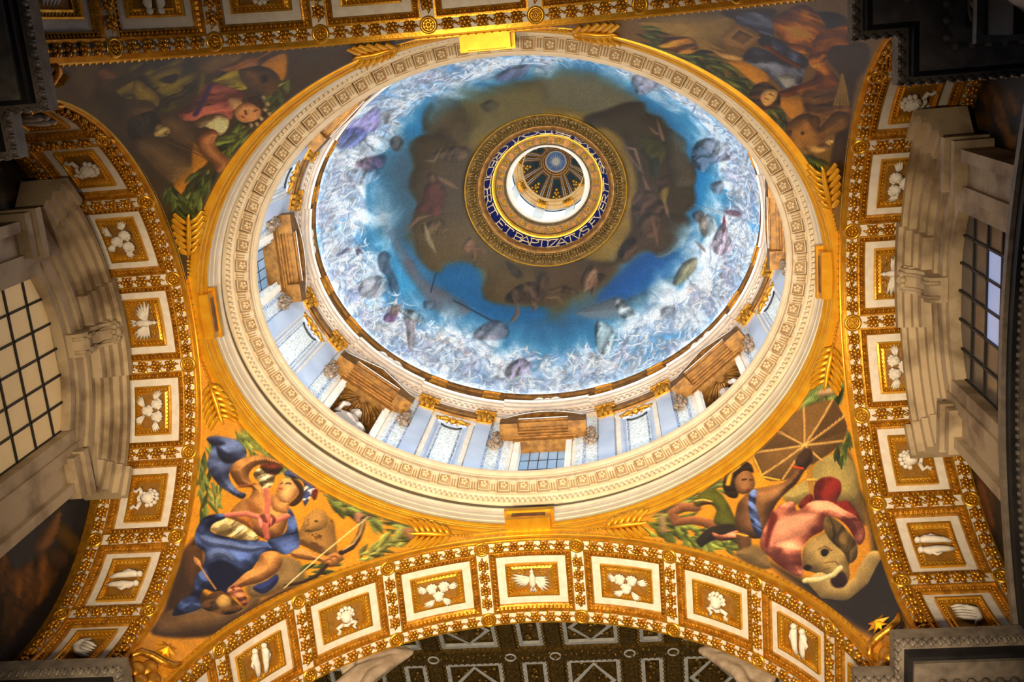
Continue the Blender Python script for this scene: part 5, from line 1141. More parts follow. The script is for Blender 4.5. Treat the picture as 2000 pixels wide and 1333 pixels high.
('L',(108,80,62),[(-93,342),(-96,377),(-116,405)],{'w':0.06,'soft':0.04,'taper':True}),
('L',(102,76,58),[(-56,336),(-44,355),(-52,372)],{'w':0.05,'soft':0.04,'taper':True}),
('P',(46,41,28),[(-126,207),(-100,226),(-77,258),(-100,260)],{'soft':0.05,'width':0.2,'shade':0.8,'alpha':0.7,'fold':(1,0.5,16,0.18)}),
('P',(116,104,112),[(-210,417),(-163,389),(-125,411),(-130,452),(-213,450)],{'soft':0.06,'width':0.2,'shade':0.8,'fold':(1,1,9,0.3),'alpha':0.7}),
('P',(130,116,140),[(-135,570),(-97,530),(-65,543),(-65,581),(-123,606)],{'soft':0.05,'width':0.2,'shade':0.8,'fold':(1,0.2,16,0.35),'alpha':0.7}),
('P',(92,76,130),[(-609,98),(-577,83),(-556,84),(-586,100)],{'soft':0.05,'width':0.2,'shade':0.8,'alpha':0.7,'fold':(1,0.5,16,0.18)}),
('P',(92,76,130),[(-535,95),(-515,100),(-531,115)],{'soft':0.05,'width':0.2,'shade':0.8,'alpha':0.7,'fold':(1,0.5,16,0.18)}),
('P',(145,107,83),[(82,274),(104,241),(126,255),(129,289),(113,342),(105,313),(86,321)],{'soft':0.05,'width':0.2,'shade':0.8,'alpha':0.7,'fold':(1,0.5,16,0.18)}),
('P',(52,38,28),[(126,263),(150,273),(133,291)],{'soft':0.05,'width':0.2,'shade':0.8,'alpha':0.7,'fold':(1,0.5,16,0.18)}),
('L',(102,81,54),[(-20,331),(14,329),(36,361)],{'w':0.05,'soft':0.04,'taper':True}),
('P',(96,70,48),[(-16,314),(30,296),(75,324),(29,317)],{'soft':0.05,'width':0.2,'shade':0.8,'alpha':0.7,'fold':(1,0.5,16,0.18)}),
('P',(80,59,44),[(-38,261),(-11,259),(-9,306),(-39,329)],{'soft':0.05,'width':0.2,'shade':0.8,'alpha':0.7,'fold':(1,0.5,16,0.18)}),
('P',(131,113,67),[(340,299),(368,238),(411,219),(405,263),(364,304)],{'soft':0.05,'width':0.2,'shade':0.8,'alpha':0.7,'fold':(1,0.5,16,0.18)}),
('P',(198,206,200),[(122,420),(163,432),(183,481),(164,535),(132,512)],{'soft':0.05,'width':0.2,'shade':0.8,'fold':(1,0.3,14,0.3),'alpha':0.7}),
('P',(164,140,153),[(456,177),(494,103),(533,162),(534,187),(487,207)],{'soft':0.05,'width':0.2,'shade':0.8,'fold':(1,0.3,14,0.4),'alpha':0.7}),
('P',(136,146,160),[(316,384),(351,376),(361,409),(320,412)],{'soft':0.06,'width':0.2,'shade':0.8,'alpha':0.7,'fold':(1,0.5,16,0.18)}),
('P',(190,196,196),[(175,343),(207,362),(233,399),(210,416),(184,388)],{'soft':0.05,'width':0.2,'shade':0.8,'fold':(1,1,12,0.3),'alpha':0.7}),
('P',(76,54,41),[(185,207),(202,174),(229,158),(238,191),(207,229)],{'soft':0.06,'width':0.2,'shade':0.8,'fold':(1,1,14,0.3),'alpha':0.7}),
('L',(108,74,54),[(280,91),(288,149),(295,183)],{'w':0.05,'soft':0.04,'taper':True}),
('P',(152,128,112),[(412,85),(442,99),(439,152),(420,136)],{'soft':0.05,'width':0.2,'shade':0.8,'alpha':0.7,'fold':(1,0.5,16,0.18)}),
('L',(129,108,95),[(404,167),(427,188),(439,200)],{'w':0.04,'soft':0.04,'taper':True}),
]
def dome_paint(pic, X, Y, rho, T):
    wx = vnoise(X + 40, Y + 40, .55, 61, 3) - .5; wy = vnoise(X + 40, Y + 40, .55, 71, 3) - .5
    n1 = vnoise(X + 40 + wx * 2.2, Y + 40 + wy * 2.2, .9, 31, 5); n2 = vnoise(X + 60 + wy * 3, Y + 60 - wx * 3, 1.7, 41, 4, True); n3 = vnoise(X + 20, Y + 20, 4.5, 51, 3)
    glow = np.array([112, 86, 30.]); sky = np.array([44, 100, 140.]); brown = np.array([92, 70, 40.])
    k = sm(.40, .60, rho + (n1 - .5) * .22)[:, None]
    pic.C = (glow * (.6 + .8 * n1[:, None])) * (1 - k) + (sky * (.7 + .6 * n1[:, None])) * k
    run_ops(pic, DOPS[:21])
    # crowd of figures and bright cloud toward the foot of the dome
    near = np.clip(-np.sin(T), 0, 1) ** 2
    edge = .715 - .02 * np.cos(2 * T) - .10 * near
    kt = (sm(-.16, -.02, rho - edge + (n1 - .5) * .2) * .55)[:, None]; pic.C = pic.C * (1 - kt) + np.array([70, 150, 184.]) * kt
    kc = sm(-.09, .07, rho - edge + (n1 - .5) * .30)[:, None]
    pale = np.array([234, 242, 248.]); blue = np.array([96, 160, 206.]); lav = np.array([172, 184, 212.]); warm = np.array([200, 190, 180.]); dark = np.array([92, 122, 156.])
    m = sm(.30, .55, n1)[:, None]; C = blue * (1 - m) + pale * m
    m = (sm(.55, .75, vnoise(X + 80, Y + 10, 1.1, 81, 3)) * .4)[:, None]; C = C * (1 - m) + lav * m
    m = (sm(.58, .8, vnoise(X + 10, Y + 80, 1.6, 91, 3)) * .5)[:, None]; C = C * (1 - m) + warm * m
    m = (sm(.62, .92, n2) * .6)[:, None]; C = C * (1 - m) + dark * m
    C = C * (.76 + .5 * n3[:, None])
    pic.C = pic.C * (1 - kc) + C * kc
    g = np.random.default_rng(5); pal = [(246, 250, 252), (226, 238, 248), (190, 214, 238), (206, 204, 228), (226, 220, 212), (176, 200, 224), (240, 242, 240), (150, 170, 204), (196, 184, 206)]
    def place(lo, hi):
        t = g.uniform(0, 2 * PI); nr = max(0., -math.sin(t)) ** 2; r = g.uniform(lo - .10 * nr, hi - .12 * nr)
        cx, cy = r * 7 * math.cos(t), r * 7 * math.sin(t); u = np.array([-math.cos(t), -math.sin(t)]); v = np.array([-u[1], u[0]]) * g.choice([-1, 1]); a = g.uniform(-.6, .6)
        return cx, cy, u * math.cos(a) + v * math.sin(a), v * math.cos(a) - u * math.sin(a)
    for i in range(330):
        cx, cy, u, v = place(.76, .985); s = g.uniform(.2, .36)
        q = lambda x, y: (cx + u[0] * y * s + v[0] * x * s, cy + u[1] * y * s + v[1] * x * s)
        c = np.array(pal[g.integers(len(pal))]) * g.uniform(.9, 1.06); fo = (v[0] + u[0] * .4, v[1] + u[1] * .4, g.uniform(16, 30), .14)
        pic.poly(c, [q(-.8, -1.5), q(-.1, -1.2), q(.9, -1.6), q(.7, -.3), q(.45, .5), q(.1, .75), q(-.35, .6), q(-.5, .0)], soft=.07, width=.14, shade=.5, fold=fo, alpha=.6, dark=(110, 140, 176))
        if g.random() < .5: pic.line(np.array((222, 204, 194)), .035, [q(.3, .4), q(.9, .5), q(1.2, 1.)], .03, True)
        pic.poly(np.array((190, 170, 164)) * g.uniform(.7, 1.1), [q(-.14, .72), q(.12, .7), q(.22, .95), q(.05, 1.12), q(-.15, 1.0)], soft=.035, width=.06, shade=.6, alpha=.6)
    for i in range(1500):
        cx, cy, u, v = place(.72, .995); s = g.uniform(.08, .26); k = g.uniform(-.5, .5); c = [(250, 252, 253), (236, 244, 250), (140, 170, 204), (112, 136, 166), (196, 204, 224), (246, 250, 252)][g.integers(6)]
        if g.random() < .5: u, v = v, u
        pts = [(cx + (u[0] * y + v[0] * k * y * y) * s, cy + (u[1] * y + v[1] * k * y * y) * s) for y in (-1, -.4, .2, 1)]
        pic.line(np.array(c), g.uniform(.008, .03), pts, .02, True, .3)
    run_ops(pic, DOPS[21:])
WALLOPS = {-1:[('P',(46,52,62),[(228,1536),(251,1642),(259,1828),(298,1826),(360,1757),(361,1661),(337,1493)],{'soft':0.15,'shade':0.3}),('P',(118,84,36),[(291,1670),(305,1724),(363,1763),(366,1726)],{'soft':0.04,'width':0.2,'shade':0.7}),('P',(128,78,30),[(259,1524),(307,1555),(322,1645),(368,1681),(392,1623),(394,1537),(394,1471)],{'soft':0.04,'width':0.2,'shade':0.7,'fold':(0.6,1,9,0.25)}),('P',(160,108,66),[(296,1618),(286,1659),(273,1720),(309,1695),(320,1640)],{'soft':0.04,'width':0.2,'shade':0.7}),('P',(96,64,42),[(322,1658),(352,1712),(376,1698),(355,1657)],{'soft':0.04,'width':0.2,'shade':0.7}),('P',(90,60,28),[(332,1495),(331,1528),(389,1557),(405,1499),(402,1468)],{'soft':0.04,'width':0.2,'shade':0.7,'fold':(0.6,1,9,0.25)}),('P',(92,74,46),[(-295,1741),(-289,1785),(-301,1863),(-272,1802),(-264,1729)],{'soft':0.04,'width':0.2,'shade':0.7}),('P',(70,56,36),[(-337,1757),(-325,1822),(-292,1891),(-281,1830),(-303,1744)],{'soft':0.04,'width':0.2,'shade':0.7})],1:[('P',(40,44,56),[(-319,1840),(-333,1612),(-201,1600),(-218,1672),(-251,1854)],{'soft':0.15,'shade':0.3}),('P',(106,72,38),[(-321,1798),(-327,1703),(-309,1617),(-288,1635),(-278,1707),(-290,1771)],{'soft':0.04,'width':0.2,'shade':0.7,'fold':(1,1,9,0.25)}),('P',(150,100,40),[(-282,1730),(-280,1677),(-258,1632),(-225,1651),(-253,1690)],{'soft':0.04,'width':0.2,'shade':0.7,'fold':(1,0.3,9,0.25)}),('P',(116,84,40),[(-276,1820),(-291,1755),(-265,1737),(-252,1801)],{'soft':0.04,'width':0.2,'shade':0.7}),('P',(110,66,36),[(303,1797),(269,1719),(288,1684),(351,1670),(401,1683),(381,1737),(338,1758)],{'soft':0.04,'width':0.2,'shade':0.7,'fold':(1,0.3,9,0.25)}),('P',(150,98,60),[(292,1779),(269,1745),(275,1719),(304,1751)],{'soft':0.04,'width':0.2,'shade':0.7})]}

# ------------------------------------------------------------------ pendentives
PLAB = {(-1, -1): ('pendentive_bl', 'pendentive mosaic of a reclining figure in green and rose drapery, upper left'),
        (1, -1): ('pendentive_tr', 'pendentive mosaic of a figure in blue and orange drapery with a lion, upper right'),
        (-1, 1): ('pendentive_bl', 'pendentive mosaic of an archer in blue drapery, lower left'),
        (1, 1): ('pendentive_br', 'pendentive mosaic of a figure with parasol and elephant, lower right')}
PEND = {}
NS, NZ = 360, 330
for (sx, sy), (_, lab) in PLAB.items():
    s_ = np.linspace(0, 1, NS); zz = ZP0 + (ZP1 - ZP0) * np.linspace(0, 1, NZ)
    G = np.empty((NZ, NS, 3))
    for i, z in enumerate(zz):
        x, y = pend_curve(z, s_); G[i, :, 0] = sx * x; G[i, :, 1] = sy * y; G[i, :, 2] = z
    me, c = grid_mesh('pendentive', G, PAINT)
    pp, qq = pend_pq(G[..., 0].ravel(), G[..., 1].ravel(), G[..., 2].ravel())
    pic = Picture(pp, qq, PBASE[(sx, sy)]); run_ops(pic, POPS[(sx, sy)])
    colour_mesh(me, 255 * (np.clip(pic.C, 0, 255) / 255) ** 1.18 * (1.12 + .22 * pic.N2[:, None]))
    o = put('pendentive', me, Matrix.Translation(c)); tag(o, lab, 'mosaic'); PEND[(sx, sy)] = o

# ------------------------------------------------------------------ dome picture
NT, NPH = 1400, 220
th = np.linspace(0, 2 * PI, NT); ph = np.linspace(0, PHG + .03, NPH)
T, PHI = np.meshgrid(th, ph)
G = dome_pt(T, PHI)
me, c = grid_mesh('dome_shell', G, DOMEPAINT)
rho = (1 - PHI / (PI / 2)).ravel(); X, Y = rho * np.cos(T.ravel()) * 7, rho * np.sin(T.ravel()) * 7   # disc map, metres
pic = Picture(X, Y, (70, 120, 150))
dome_paint(pic, X, Y, rho, T.ravel())
kd = sm(.5, .72, rho)[:, None]; colour_mesh(me, pic.C * (.9 + .1 * kd) * (1 + .05 * kd))
do = put('dome_shell', me, Matrix.Translation(c)); tag(do, 'oval dome shell with mosaic of clouds, blue sky and crowded figures', 'dome')

# ------------------------------------------------------------------ lunette walls with the big side windows
def arc_yz(R, zc, a0, a1, n): return [(R * math.sin(a), zc + R * math.cos(a)) for a in np.linspace(a0, a1, n)]
def extrude_x(mb, poly, x0, x1):
    n = len(poly); mb.add([(x0, y, z) for y, z in poly] + [(x1, y, z) for y, z in poly], [tuple(range(n)), tuple(range(2 * n - 1, n - 1, -1))] + [(i, n + i, n + (i + 1) % n, (i + 1) % n) for i in range(n)])
    return mb
def band(mb, R0, R1, zc, a0, a1, x0, x1, n=24):
    """arched band between two radii, extruded from x0 to x1"""
    an = np.linspace(a0, a1, n + 1)
    f = lambda R, x: [(x, R * math.sin(a), zc + R * math.cos(a)) for a in an]
    for P, Q in ((f(R0, x0), f(R1, x0)), (f(R1, x0), f(R1, x1)), (f(R1, x1), f(R0, x1)), (f(R0, x1), f(R0, x0))): mb.grid([P, Q])
    for a in (a0, a1): mb.add([(x, R * math.sin(a), zc + R * math.cos(a)) for x, R in ((x0, R0), (x0, R1), (x1, R1), (x1, R0))], [(0, 1, 2, 3)])
    return mb
def side(sg, xw, xs, num, lab_wall):
    """xw wall plane, xs plane of the window surround (both positive), mirrored by sg"""
    s = sg
    ys = np.linspace(-4.5, 4.5, 120); zs = np.linspace(10.5, 19.6, 120)
    G = np.empty((120, 120, 3)); G[..., 0] = s * xw; G[..., 1] = ys[None]; G[..., 2] = zs[:, None]
    me, c = grid_mesh('wall', G, MURALG)
    pic = Picture(G[..., 1].ravel(), G[..., 2].ravel(), (34, 30, 28)); run_ops(pic, WALLOPS[s]); colour_mesh(me, pic.C)
    wl = put('wall_left' if s < 0 else 'wall_right', me, Matrix.Translation(c)); tag(wl, lab_wall, kind='structure')
    zc, R0 = 15.3, 2.58; ah = math.asin(1.4 / R0)
    sr = thing('window_surround', 'travertine window surround with arched pediment on the %s wall' % ('left' if s < 0 else 'right'), 'surround', (s * xs, 0, 12))
    X = lambda d: s * (xs - d)
    ap = math.asin(2.42 / 3.4)
    build(band(MB(), 2.56, 2.74, zc, -ah, ah, X(-.3), X(.06)), 'window_arch_fillet', TRAV, sr)
    build(band(MB(), 2.74, 3.0, zc, -ah * 1.12, ah * 1.12, X(-.3), X(.12)), 'window_arch_fascia', TRAV, sr)
    build(band(MB(), 3.0, 3.12, zc, -ah * 1.2, ah * 1.2, X(-.3), X(.18)), 'window_arch_cyma', TRAV, sr)
    build(band(MB(), 3.12, 3.42, zc, -ap * .97, ap * .97, X(-.3), X(.1)), 'pediment_ground', TRAV, sr)
    for sd in (-1, 1):
        for (r0, r1, d) in ((3.4, 3.54, .2), (3.54, 3.7, .3), (3.7, 3.84, .42), (3.84, 3.96, .5)):
            a0, a1 = sorted((sd * .235, sd * ap * .99)); build(band(MB(), r0, r1, zc, a0, a1, X(-.2), X(d)), 'pediment_cornice', TRAV, sr)
            a0, a1 = sorted((sd * ap * .86, sd * ap * 1.05)); build(band(MB(), r0, r1, zc, a0, a1, X(-.2), X(d + .12), 5), 'pediment_end', TRAV, sr)
        y0, y1 = sorted((sd * 1.4, sd * 1.62)); build(MB().box(*sorted((X(-.3), X(.1))), y0, y1, 10.5, 17.52), 'jamb_fillet', TRAV, sr)
        y0, y1 = sorted((sd * 1.62, sd * 1.82)); build(MB().box(*sorted((X(-.3), X(.15))), y0, y1, 10.5, 17.62), 'jamb_fascia', TRAV, sr)
        y0, y1 = sorted((sd * 1.82, sd * 2.2)); build(MB().box(*sorted((X(-.3), X(.08))), y0, y1, 10.5, 17.5), 'jamb_pilaster', TRAV, sr)
        y0, y1 = sorted((sd * 2.2, sd * 2.38)); build(MB().box(*sorted((X(-.3), X(.2))), y0, y1, 10.5, 17.3), 'jamb_edge', TRAV, sr)
        y0, y1 = sorted((sd * 1.75, sd * 2.5)); build(MB().box(*sorted((X(-.3), X(.28))), y0, y1, 17.0, 17.22).box(*sorted((X(-.3), X(.36))), y0 - .04, y1 + .04, 17.22, 17.4), 'impost_block', TRAV, sr)
    for (r0, r1, d) in ((3.3, 3.5, .3), (3.5, 3.66, .38), (3.66, 3.82, .48), (3.82, 4.0, .56)):
        build(band(MB(), r0, r1, zc, -.235, .235, X(-.2), X(d), 8), 'centre_break', TRAV, sr)
    kc = MB(); prof = [(2.62, .16), (2.66, .34), (2.78, .4), (2.92, .34), (3.1, .3), (3.3, .38), (3.45, .52), (3.6, .56), (3.7, .5), (3.74, .36), (3.74, .0), (2.62, .0)]
    n = len(prof); kc.add([(X(d), -.21, zc + r) for r, d in prof] + [(X(d), .21, zc + r) for r, d in prof], [tuple(range(n)), tuple(range(2 * n - 1, n - 1, -1))] + [(i, n + i, n + (i + 1) % n, (i + 1) % n) for i in range(n)])
    ko = build(kc, 'keystone_console', TRAV, sr)
    kf = MB()
    for yy in (-.12, .12): kf.tube([(X(d + .02), yy, zc + r) for r, d in prof[:10]], .035, 6)
    for yy in (-.21, .21): kf.tube([(X(.4 + .09 * math.cos(a)), yy, zc + 3.58 + .09 * math.sin(a)) for a in np.linspace(0, 5.5, 10)], .03, 5)
    build(kf, 'console_ribs', TRAV, ko)
    kr = MB(); kr.sphere((X(.56), 0, zc + 3.55), .1, 8, 5)
    for i in range(7): a = i * 2 * PI / 7; kr.sphere((X(.56), .12 * math.cos(a), zc + 3.55 + .12 * math.sin(a)), .06, 6, 4)
    build(kr, 'console_rosette', TRAV, ko)
    # window
    wd = put('window_%d' % num, None, Matrix.Translation((s * (xs + .12), 0, 12))); tag(wd, 'tall arched window with %s panes on the %s wall' % (('cream frosted', 'left') if s < 0 else ('dim grey', 'right')), kind='structure')
    cols, rowh = 6, .62; cw = 2.8 / cols
    zt = lambda y: zc + math.sqrt(R0 ** 2 - y * y)
    for i in range(cols):
        y0, y1 = -1.4 + i * cw, -1.4 + (i + 1) * cw
        r = 0
        while True:
            zb_ = 11.0 + r * rowh; r += 1
            if zb_ > 17.9: break
            zt0, zt1 = min(zb_ + rowh, zt(y0)), min(zb_ + rowh, zt(y1))
            if min(zt0, zt1) <= zb_ + .02: break
            g = .012; x0 = s * (xs + .12)
            m = MB(); pts = [(y0 + g, zb_ + g), (y1 - g, zb_ + g), (y1 - g, zt1 - g)]
            ym = (y0 + y1) / 2
            if zt0 < zb_ + rowh or zt1 < zb_ + rowh: pts.append((ym, min(zb_ + rowh, zt(ym)) - g))
            pts.append((y0 + g, zt0 - g))
            extrude_x(m, pts, x0, x0 + s * .015)
            mm = PANEW if s < 0 else (PANEB if (zb_ < 16.3 and zb_ > 15.2 and i in (1, 2, 3)) else PANED)
            build(m, 'pane', mm, wd)
    for i in range(cols + 1):
        y = -1.4 + i * cw; build(MB().box(*sorted((s * (xs + .09), s * (xs + .14))), y - .02, y + .02, 10.8, zt(y)), 'glazing_bar', IRON, wd)
    for r in range(12):
        z = 11.0 + r * rowh
        if z < 17.8:
            hy = 1.4 if z < 17.46 else math.sqrt(max(.01, R0 ** 2 - (z - zc) ** 2)); build(MB().box(*sorted((s * (xs + .09), s * (xs + .14))), -hy, hy, z - .02, z + .02), 'glazing_bar', IRON, wd)
side(-1, 8.0, 7.74, 1, 'left lunette wall with dark mural around the window')
side(1, 7.78, 7.40, 2, 'right lunette wall with dark mural around the window')

# curved pediment rim of the altar below the right window
al = thing('altar_pediment', 'dark curved altar pediment along the right edge of the picture', 'pediment', (7.0, .3, 10))
ZA, RA = 14.55 - 9.2, 9.2
for r0, r1, x0, x1, mm, nm in ((RA - .12, RA, 7.0, 7.6, GREYM, 'rim_lip'), (RA - .3, RA - .12, 7.06, 7.6, DARKM, 'rim_fascia'), (RA - .42, RA - .3, 7.14, 7.6, GREYM, 'rim_ovolo'), (RA - .9, RA - .42, 7.3, 7.6, DARKM, 'rim_corona')):
    build(band(MB(), r0, r1, ZA, -.46, .5, x0, x1, 40), nm, mm, al)
eg = MB()
for a in np.linspace(-.45, .49, 76): eg.sphere((7.13, (RA - .36) * math.sin(a), ZA + (RA - .36) * math.cos(a)), (.04, .045, .05), 5, 4)
tag(build(eg, 'egg_moulding', GREYM, al), kind='stuff')

# ------------------------------------------------------------------ nave vault beyond the far arch
nv = thing('nave_vault', 'dim coffered nave vault of gold and grey beyond the far arch', 'vault', (0, 16, 20))
YV, ZV, RV = 16., 20., 9.
def vpt(x, a, h=0.): return np.stack([x + 0 * a, YV - (RV - h) * np.sin(a), ZV + (RV - h) * np.cos(a)], -1)
def vframe(x, a, h=0.):
    p = vpt(np.float64(x), np.float64(a), h); n = np.array([0, math.sin(a), -math.cos(a)]); X = np.array([1., 0, 0]); Y = np.cross(n, X)
    return Matrix(((X[0], Y[0], n[0], p[0]), (X[1], Y[1], n[1], p[1]), (X[2], Y[2], n[2], p[2]), (0, 0, 0, 1)))
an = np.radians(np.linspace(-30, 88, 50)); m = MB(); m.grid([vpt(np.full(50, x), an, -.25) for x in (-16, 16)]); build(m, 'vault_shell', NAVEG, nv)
bosses_x = [-9.2, -7.85, -5.75, -4.0 - .05, -1.75, -.43, 1.73, 2.98, 5.2, 6.5, 8.7, 10]
bosses_x = [-11.1, -8.9, -7.6, -5.3, -4.03, -1.75, -.43, 1.73, 2.98, 5.2, 6.45, 8.65, 9.95]
rows = [21 + 15.6 * r for r in (-2, -1, 0, 1, 2)]
gr = MB(); ring_ = MB()
ring_.grid([[((.15 + .03 * math.cos(p)) * math.cos(q), (.15 + .03 * math.cos(p)) * math.sin(q), .02 + .03 * math.sin(p)) for q in np.linspace(0, 2 * PI, 16, endpoint=False)] for p in np.linspace(0, 2 * PI, 6)], True, True)
VRING = ring_.mesh('vault_boss', NAVEW)
def lump(seed, hx, hy, n, r):
    g = np.random.default_rng(seed); m = MB()
    for i in range(n): m.sphere((g.uniform(-hx, hx), g.uniform(-hy, hy), 0), (g.uniform(.6, 1.4) * r, g.uniform(.6, 1.4) * r, r * .7), 5, 4)
    return m
for r, a in enumerate(rows):
    ar_ = math.radians(a)
    for x in bosses_x: put('vault_boss', VRING, vframe(x, ar_), nv)
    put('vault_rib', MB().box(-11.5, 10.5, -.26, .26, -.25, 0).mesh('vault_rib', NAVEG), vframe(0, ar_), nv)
    lm = MB(); g = np.random.default_rng(r)
    for x in np.arange(-11, 10.3, .16):
        lm.sphere((x, g.uniform(-.14, .14), .0), (.07, .09, .05), 5, 4)
    tag(put('rib_ornament', lm.mesh('rib_ornament', NAVEG), vframe(0, ar_), nv), kind='stuff')
    if r == len(rows) - 1: continue
    amid = math.radians(a + 7.8); hy = RV * math.radians(15.6) / 2 - .26
    for i in range(len(bosses_x) - 1):
        x0, x1 = bosses_x[i], bosses_x[i + 1]; cx, hw = (x0 + x1) / 2, (x1 - x0) / 2 - .22; F = vframe(cx, amid)
        put('vault_cross_rib', MB().box(-.2, .2, -hy, hy, -.25, -.0).mesh('vault_cross_rib', NAVEG), vframe(x0, amid), nv)
        if hw < .3: continue
        fr = frame_loop(MB(), [(hw, hy, 0), (hw - .06, hy - .06, -.04), (hw - .06, hy - .06, -.1)], 2); c_ = put('vault_coffer', eggs(fr, hw - .05, hy - .05, -.03, .16, .045).mesh('vault_coffer', NAVEG), F, nv)
        put('grey_frame', frame_loop(MB(), [(hw - .07, hy - .07, -.12), (hw - .07, hy - .07, -.06), (hw - .2, hy - .2, -.06), (hw - .2, hy - .2, -.16)], 2).mesh('grey_frame', NAVEW), F, c_)
        tag(put('coffer_ornament', lump(i + r * 20, max(.05, hw - .32), hy - .32, 26 if hw > .6 else 12, .1).mesh('coffer_ornament', NAVEG), F @ Matrix.Translation((0, 0, -.16)), c_), kind='stuff')
        if hw > .6 and r in (1, 2):
            dm = MB()
            for s1 in (-1, 1):
                for s2 in (-1, 1): dm.add([(s1 * (hw - .22), 0, -.08), (0, s2 * (hy - .22), -.08), (0, s2 * (hy - .34), -.08), (s1 * (hw - .38), 0, -.08)], [(0, 1, 2, 3)])
            put('diamond_frame', dm.mesh('diamond_frame', NAVEW), F, c_)

# ------------------------------------------------------------------ gilt leaves and emblems on the pendentives
def pend_F(x, y, z):
    y1 = math.sqrt(max(0, RL ** 2 - max(0, z - ZL) ** 2)); x2 = math.sqrt(max(0, RB ** 2 - max(0, z - ZB) ** 2)); D = A * A * B * B - y1 * y1 * x2 * x2
    return x * x * (B * B - y1 * y1) / D + y * y * (A * A - x2 * x2) / D
def on_pend(p, d, roll_up=None, off=.02):
    """frame on the pendentive at p with X along d, Z out of the surface into the room"""
    p = np.array(p, float); e = 1e-3
    g = np.array([pend_F(*(p + np.eye(3)[i] * e)) - pend_F(*(p - np.eye(3)[i] * e)) for i in range(3)]); n = -g / np.linalg.norm(g)
    x = np.array(d, float); x -= n * (x @ n); x /= np.linalg.norm(x); y = np.cross(n, x); p = p + n * off
    return Matrix(((x[0], y[0], n[0], p[0]), (x[1], y[1], n[1], p[1]), (x[2], y[2], n[2], p[2]), (0, 0, 0, 1)))
lf = MB(); lf.tube([(0, 0, .03), (.25, 0, .07), (.5, .0, .09), (.78, 0, .06), (.86, 0, .1)], [.02, .045, .05, .035, .015], 6)
for i in range(6):
    x = .08 + i * .115; l = .1 + .15 * math.sin((i + 1) / 7 * PI * .8)
    for s_ in (-1, 1):
        lf.tube([(x, 0, .05), (x + l * .45, s_ * l * .7, .09), (x + l * .95, s_ * l * 1.15, .06), (x + l * 1.05, s_ * l * 1.25, .1)], [.035, .055, .045, .012], 6, True, .45)
for i in range(5): lf.sphere((-.05 - i * .075, .0, .03), .032 - i * .003, 6, 4)
LEAF = lf.mesh('acanthus_leaf', YELLOWG)
sr_ = MB(); pts = []
for i in range(16): a = i / 16 * 2 * PI; r = .2 if i % 2 == 0 else .075; pts.append((r * math.cos(a), r * math.sin(a), 0))
sr_.add(pts + [(0, 0, .09)], [(i, (i + 1) % 16, 16) for i in range(16)]); STAR = sr_.mesh('gilt_star', GOLD)
sc_ = MB(); sc_.tube([(-.36, -.2, .05), (-.28, -.05, .07), (-.1, .0, .08), (.08, .0, .08), (.26, .06, .07), (.34, .22, .05)], [.04, .06, .06, .06, .055, .03], 7); SCRL = sc_.mesh('gilt_scroll', GOLD2)
mn = MB()
for x, y in ((0, .28), (-.14, .1), (.14, .1), (-.26, -.08), (0, -.08), (.26, -.08)): mn.sphere((x, y, .03), (.15, .18, .12), 8, 6)
MOUND = mn.mesh('gilt_mound', GOLD2)
for (sx, sy), o in PEND.items():
    q = lambda x, y, z: (sx * x, sy * y, z)
    for a, b in (((5.83, 1.2, 19.34), (5.70, 1.8, 19.26)), ((1.45, 4.64, 19.34), (2.25, 4.52, 19.25))):
        a, b = np.array(q(*a)), np.array(q(*b)); put('acanthus_leaf', LEAF, on_pend(a, b - a, off=.03), o)
    tang = np.array([-sx * 4.78, sy * 6.0, 0]) * (1 if sx * sy > 0 else -1)
    for nm, me_, z, off in (('gilt_star', STAR, 15.3, .03), ('gilt_scroll', SCRL, 14.95, .02), ('gilt_mound', MOUND, 14.45, .0)):
        x, y = pend_curve(z, .5); put(nm, me_, on_pend(q(x, y, z), -tang, off=off), o)

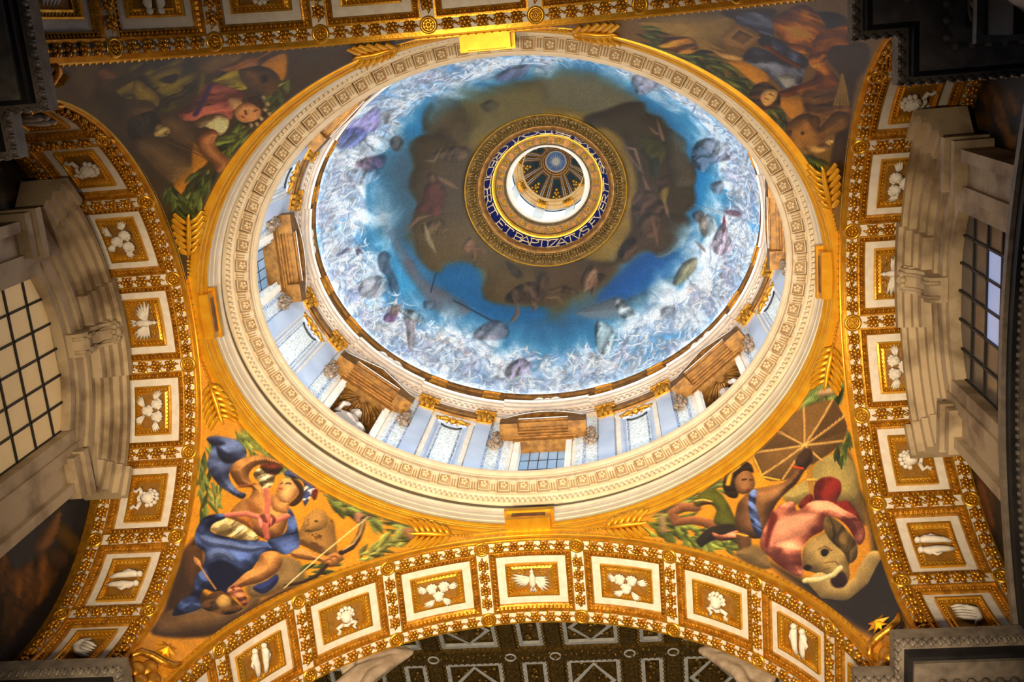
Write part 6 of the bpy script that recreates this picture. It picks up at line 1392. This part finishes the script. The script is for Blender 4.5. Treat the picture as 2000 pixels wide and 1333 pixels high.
# ------------------------------------------------------------------ statues and sculpted figures (one continuous surface each)
def sculpt(mb, name, m, Mw, label, cat, voxel, group=None):
    o = put(name, mb.mesh(name, m), Mw); tag(o, label, cat, group)
    r = o.modifiers.new('merge', 'REMESH'); r.mode = 'VOXEL'; r.voxel_size = voxel; r.use_smooth_shade = True
    s_ = o.modifiers.new('soften', 'SMOOTH'); s_.iterations = 2; s_.factor = .5
    return o
def seated(flip):
    f = flip; m = MB()
    m.sphere((0, 1.0, .0), (.36, .5, .26), 12, 9)                                   # lap and drapery
    m.tube([(0, .2, 0), (0, .9, .0), (0, 1.5, -.02)], [.42, .36, .24], 12)          # robe
    m.tube([(0, 1.3, -.02), (f * .02, 1.75, .0), (f * .03, 2.0, .0)], [.24, .26, .16], 12)   # chest and shoulders
    m.tube([(f * .03, 1.98, .0), (f * .05, 2.18, .02)], [.085, .08], 8)             # neck
    m.sphere((f * .07, 2.34, .04), (.125, .165, .14), 10, 8)                        # head
    m.sphere((f * .15, 2.32, .13), (.03, .045, .05), 6, 5)                          # nose
    m.sphere((f * .03, 2.42, -.02), (.145, .12, .14), 9, 7)                         # hair
    m.tube([(-f * .2, 1.92, .02), (-f * .38, 1.72, .12), (-f * .32, 1.95, .26), (-f * .2, 2.15, .24)], [.1, .085, .07, .05], 8)   # raised arm
    m.tube([(f * .24, 1.92, .02), (f * .38, 1.6, .08), (f * .3, 1.35, .26), (f * .2, 1.32, .32)], [.1, .09, .07, .05], 8)         # resting arm
    for i in range(9):
        x = -.34 + i * .085; m.tube([(x * .6, 1.7 - .2 * abs(x), .2), (x, 1.2, .26), (x * 1.2, .6, .34), (x * 1.25, .2, .36)], [.03, .045, .05, .05], 5)
    m.tube([(-f * .3, 1.9, .05), (-f * .05, 1.6, .24), (f * .3, 1.25, .22)], [.06, .07, .06], 6)
    return m
STAT = mat('statue_stone', srgb(168, 150, 132), srgb(196, 178, 160), .6, 0, 7, bump=.15)
sculpt(seated(1), 'niche_statue', STAT, eframe(BW, 3 * PI / 4, 22.0) @ Matrix.Translation((0, 0, -.22)), 'pale draped statue in the shell niche left of the far window', 'statue', .03)
sculpt(seated(-1), 'niche_statue', STAT, eframe(BW, PI / 4, 22.0) @ Matrix.Translation((0, 0, -.22)), 'pale draped statue in the shell niche right of the far window', 'statue', .03)
def drape(seed):
    """falling cloth: overlapping folds fanning from a gathered corner to a wavy hem"""
    g = np.random.default_rng(seed); m = MB()
    for i in range(13):
        t = i / 12; a = -.25 + 1.25 * t; L = 1.15 + .25 * math.sin(t * 9) + g.uniform(-.1, .1)
        p = [(1.0, .55, .05), (1.0 - L * .4 * math.cos(a), .55 - L * .4 * math.sin(a) + .05 * math.sin(i * 1.7), .12 + .06 * math.sin(i * 2.1)),
             (1.0 - L * .9 * math.cos(a), .55 - L * .9 * math.sin(a), .1 + .1 * math.sin(i * 2.1 + .6)), (1.0 - L * 1.35 * math.cos(a + .1), .55 - L * 1.35 * math.sin(a + .1), .05 + .1 * math.sin(i * 2.3))]
        m.tube(p, [.06, .11, .14, .10], 7, True, .8)
    return m
NSTONE = mat('nave_figure_stone', srgb(150, 130, 110), srgb(186, 168, 148), .6, 0, 4, bump=.15)
for sg_, lab in ((-1, 'pale carved drapery of a figure under the far arch, left side'), (1, 'pale carved drapery of a figure under the far arch, right side')):
    F = Matrix(((sg_ * -1, 0, 0, -3.4), (0, 0, -1, 6.86), (0, 1, 0, 18.3), (0, 0, 0, 1)))
    if sg_ > 0: F = Matrix(((-1, 0, 0, 4.1), (0, 0, -1, 6.86), (0, 1, 0, 18.0), (0, 0, 0, 1)))
    m = drape(3 + sg_)
    sculpt(m, 'carved_figure', NSTONE, F, lab, 'sculpture', .045)
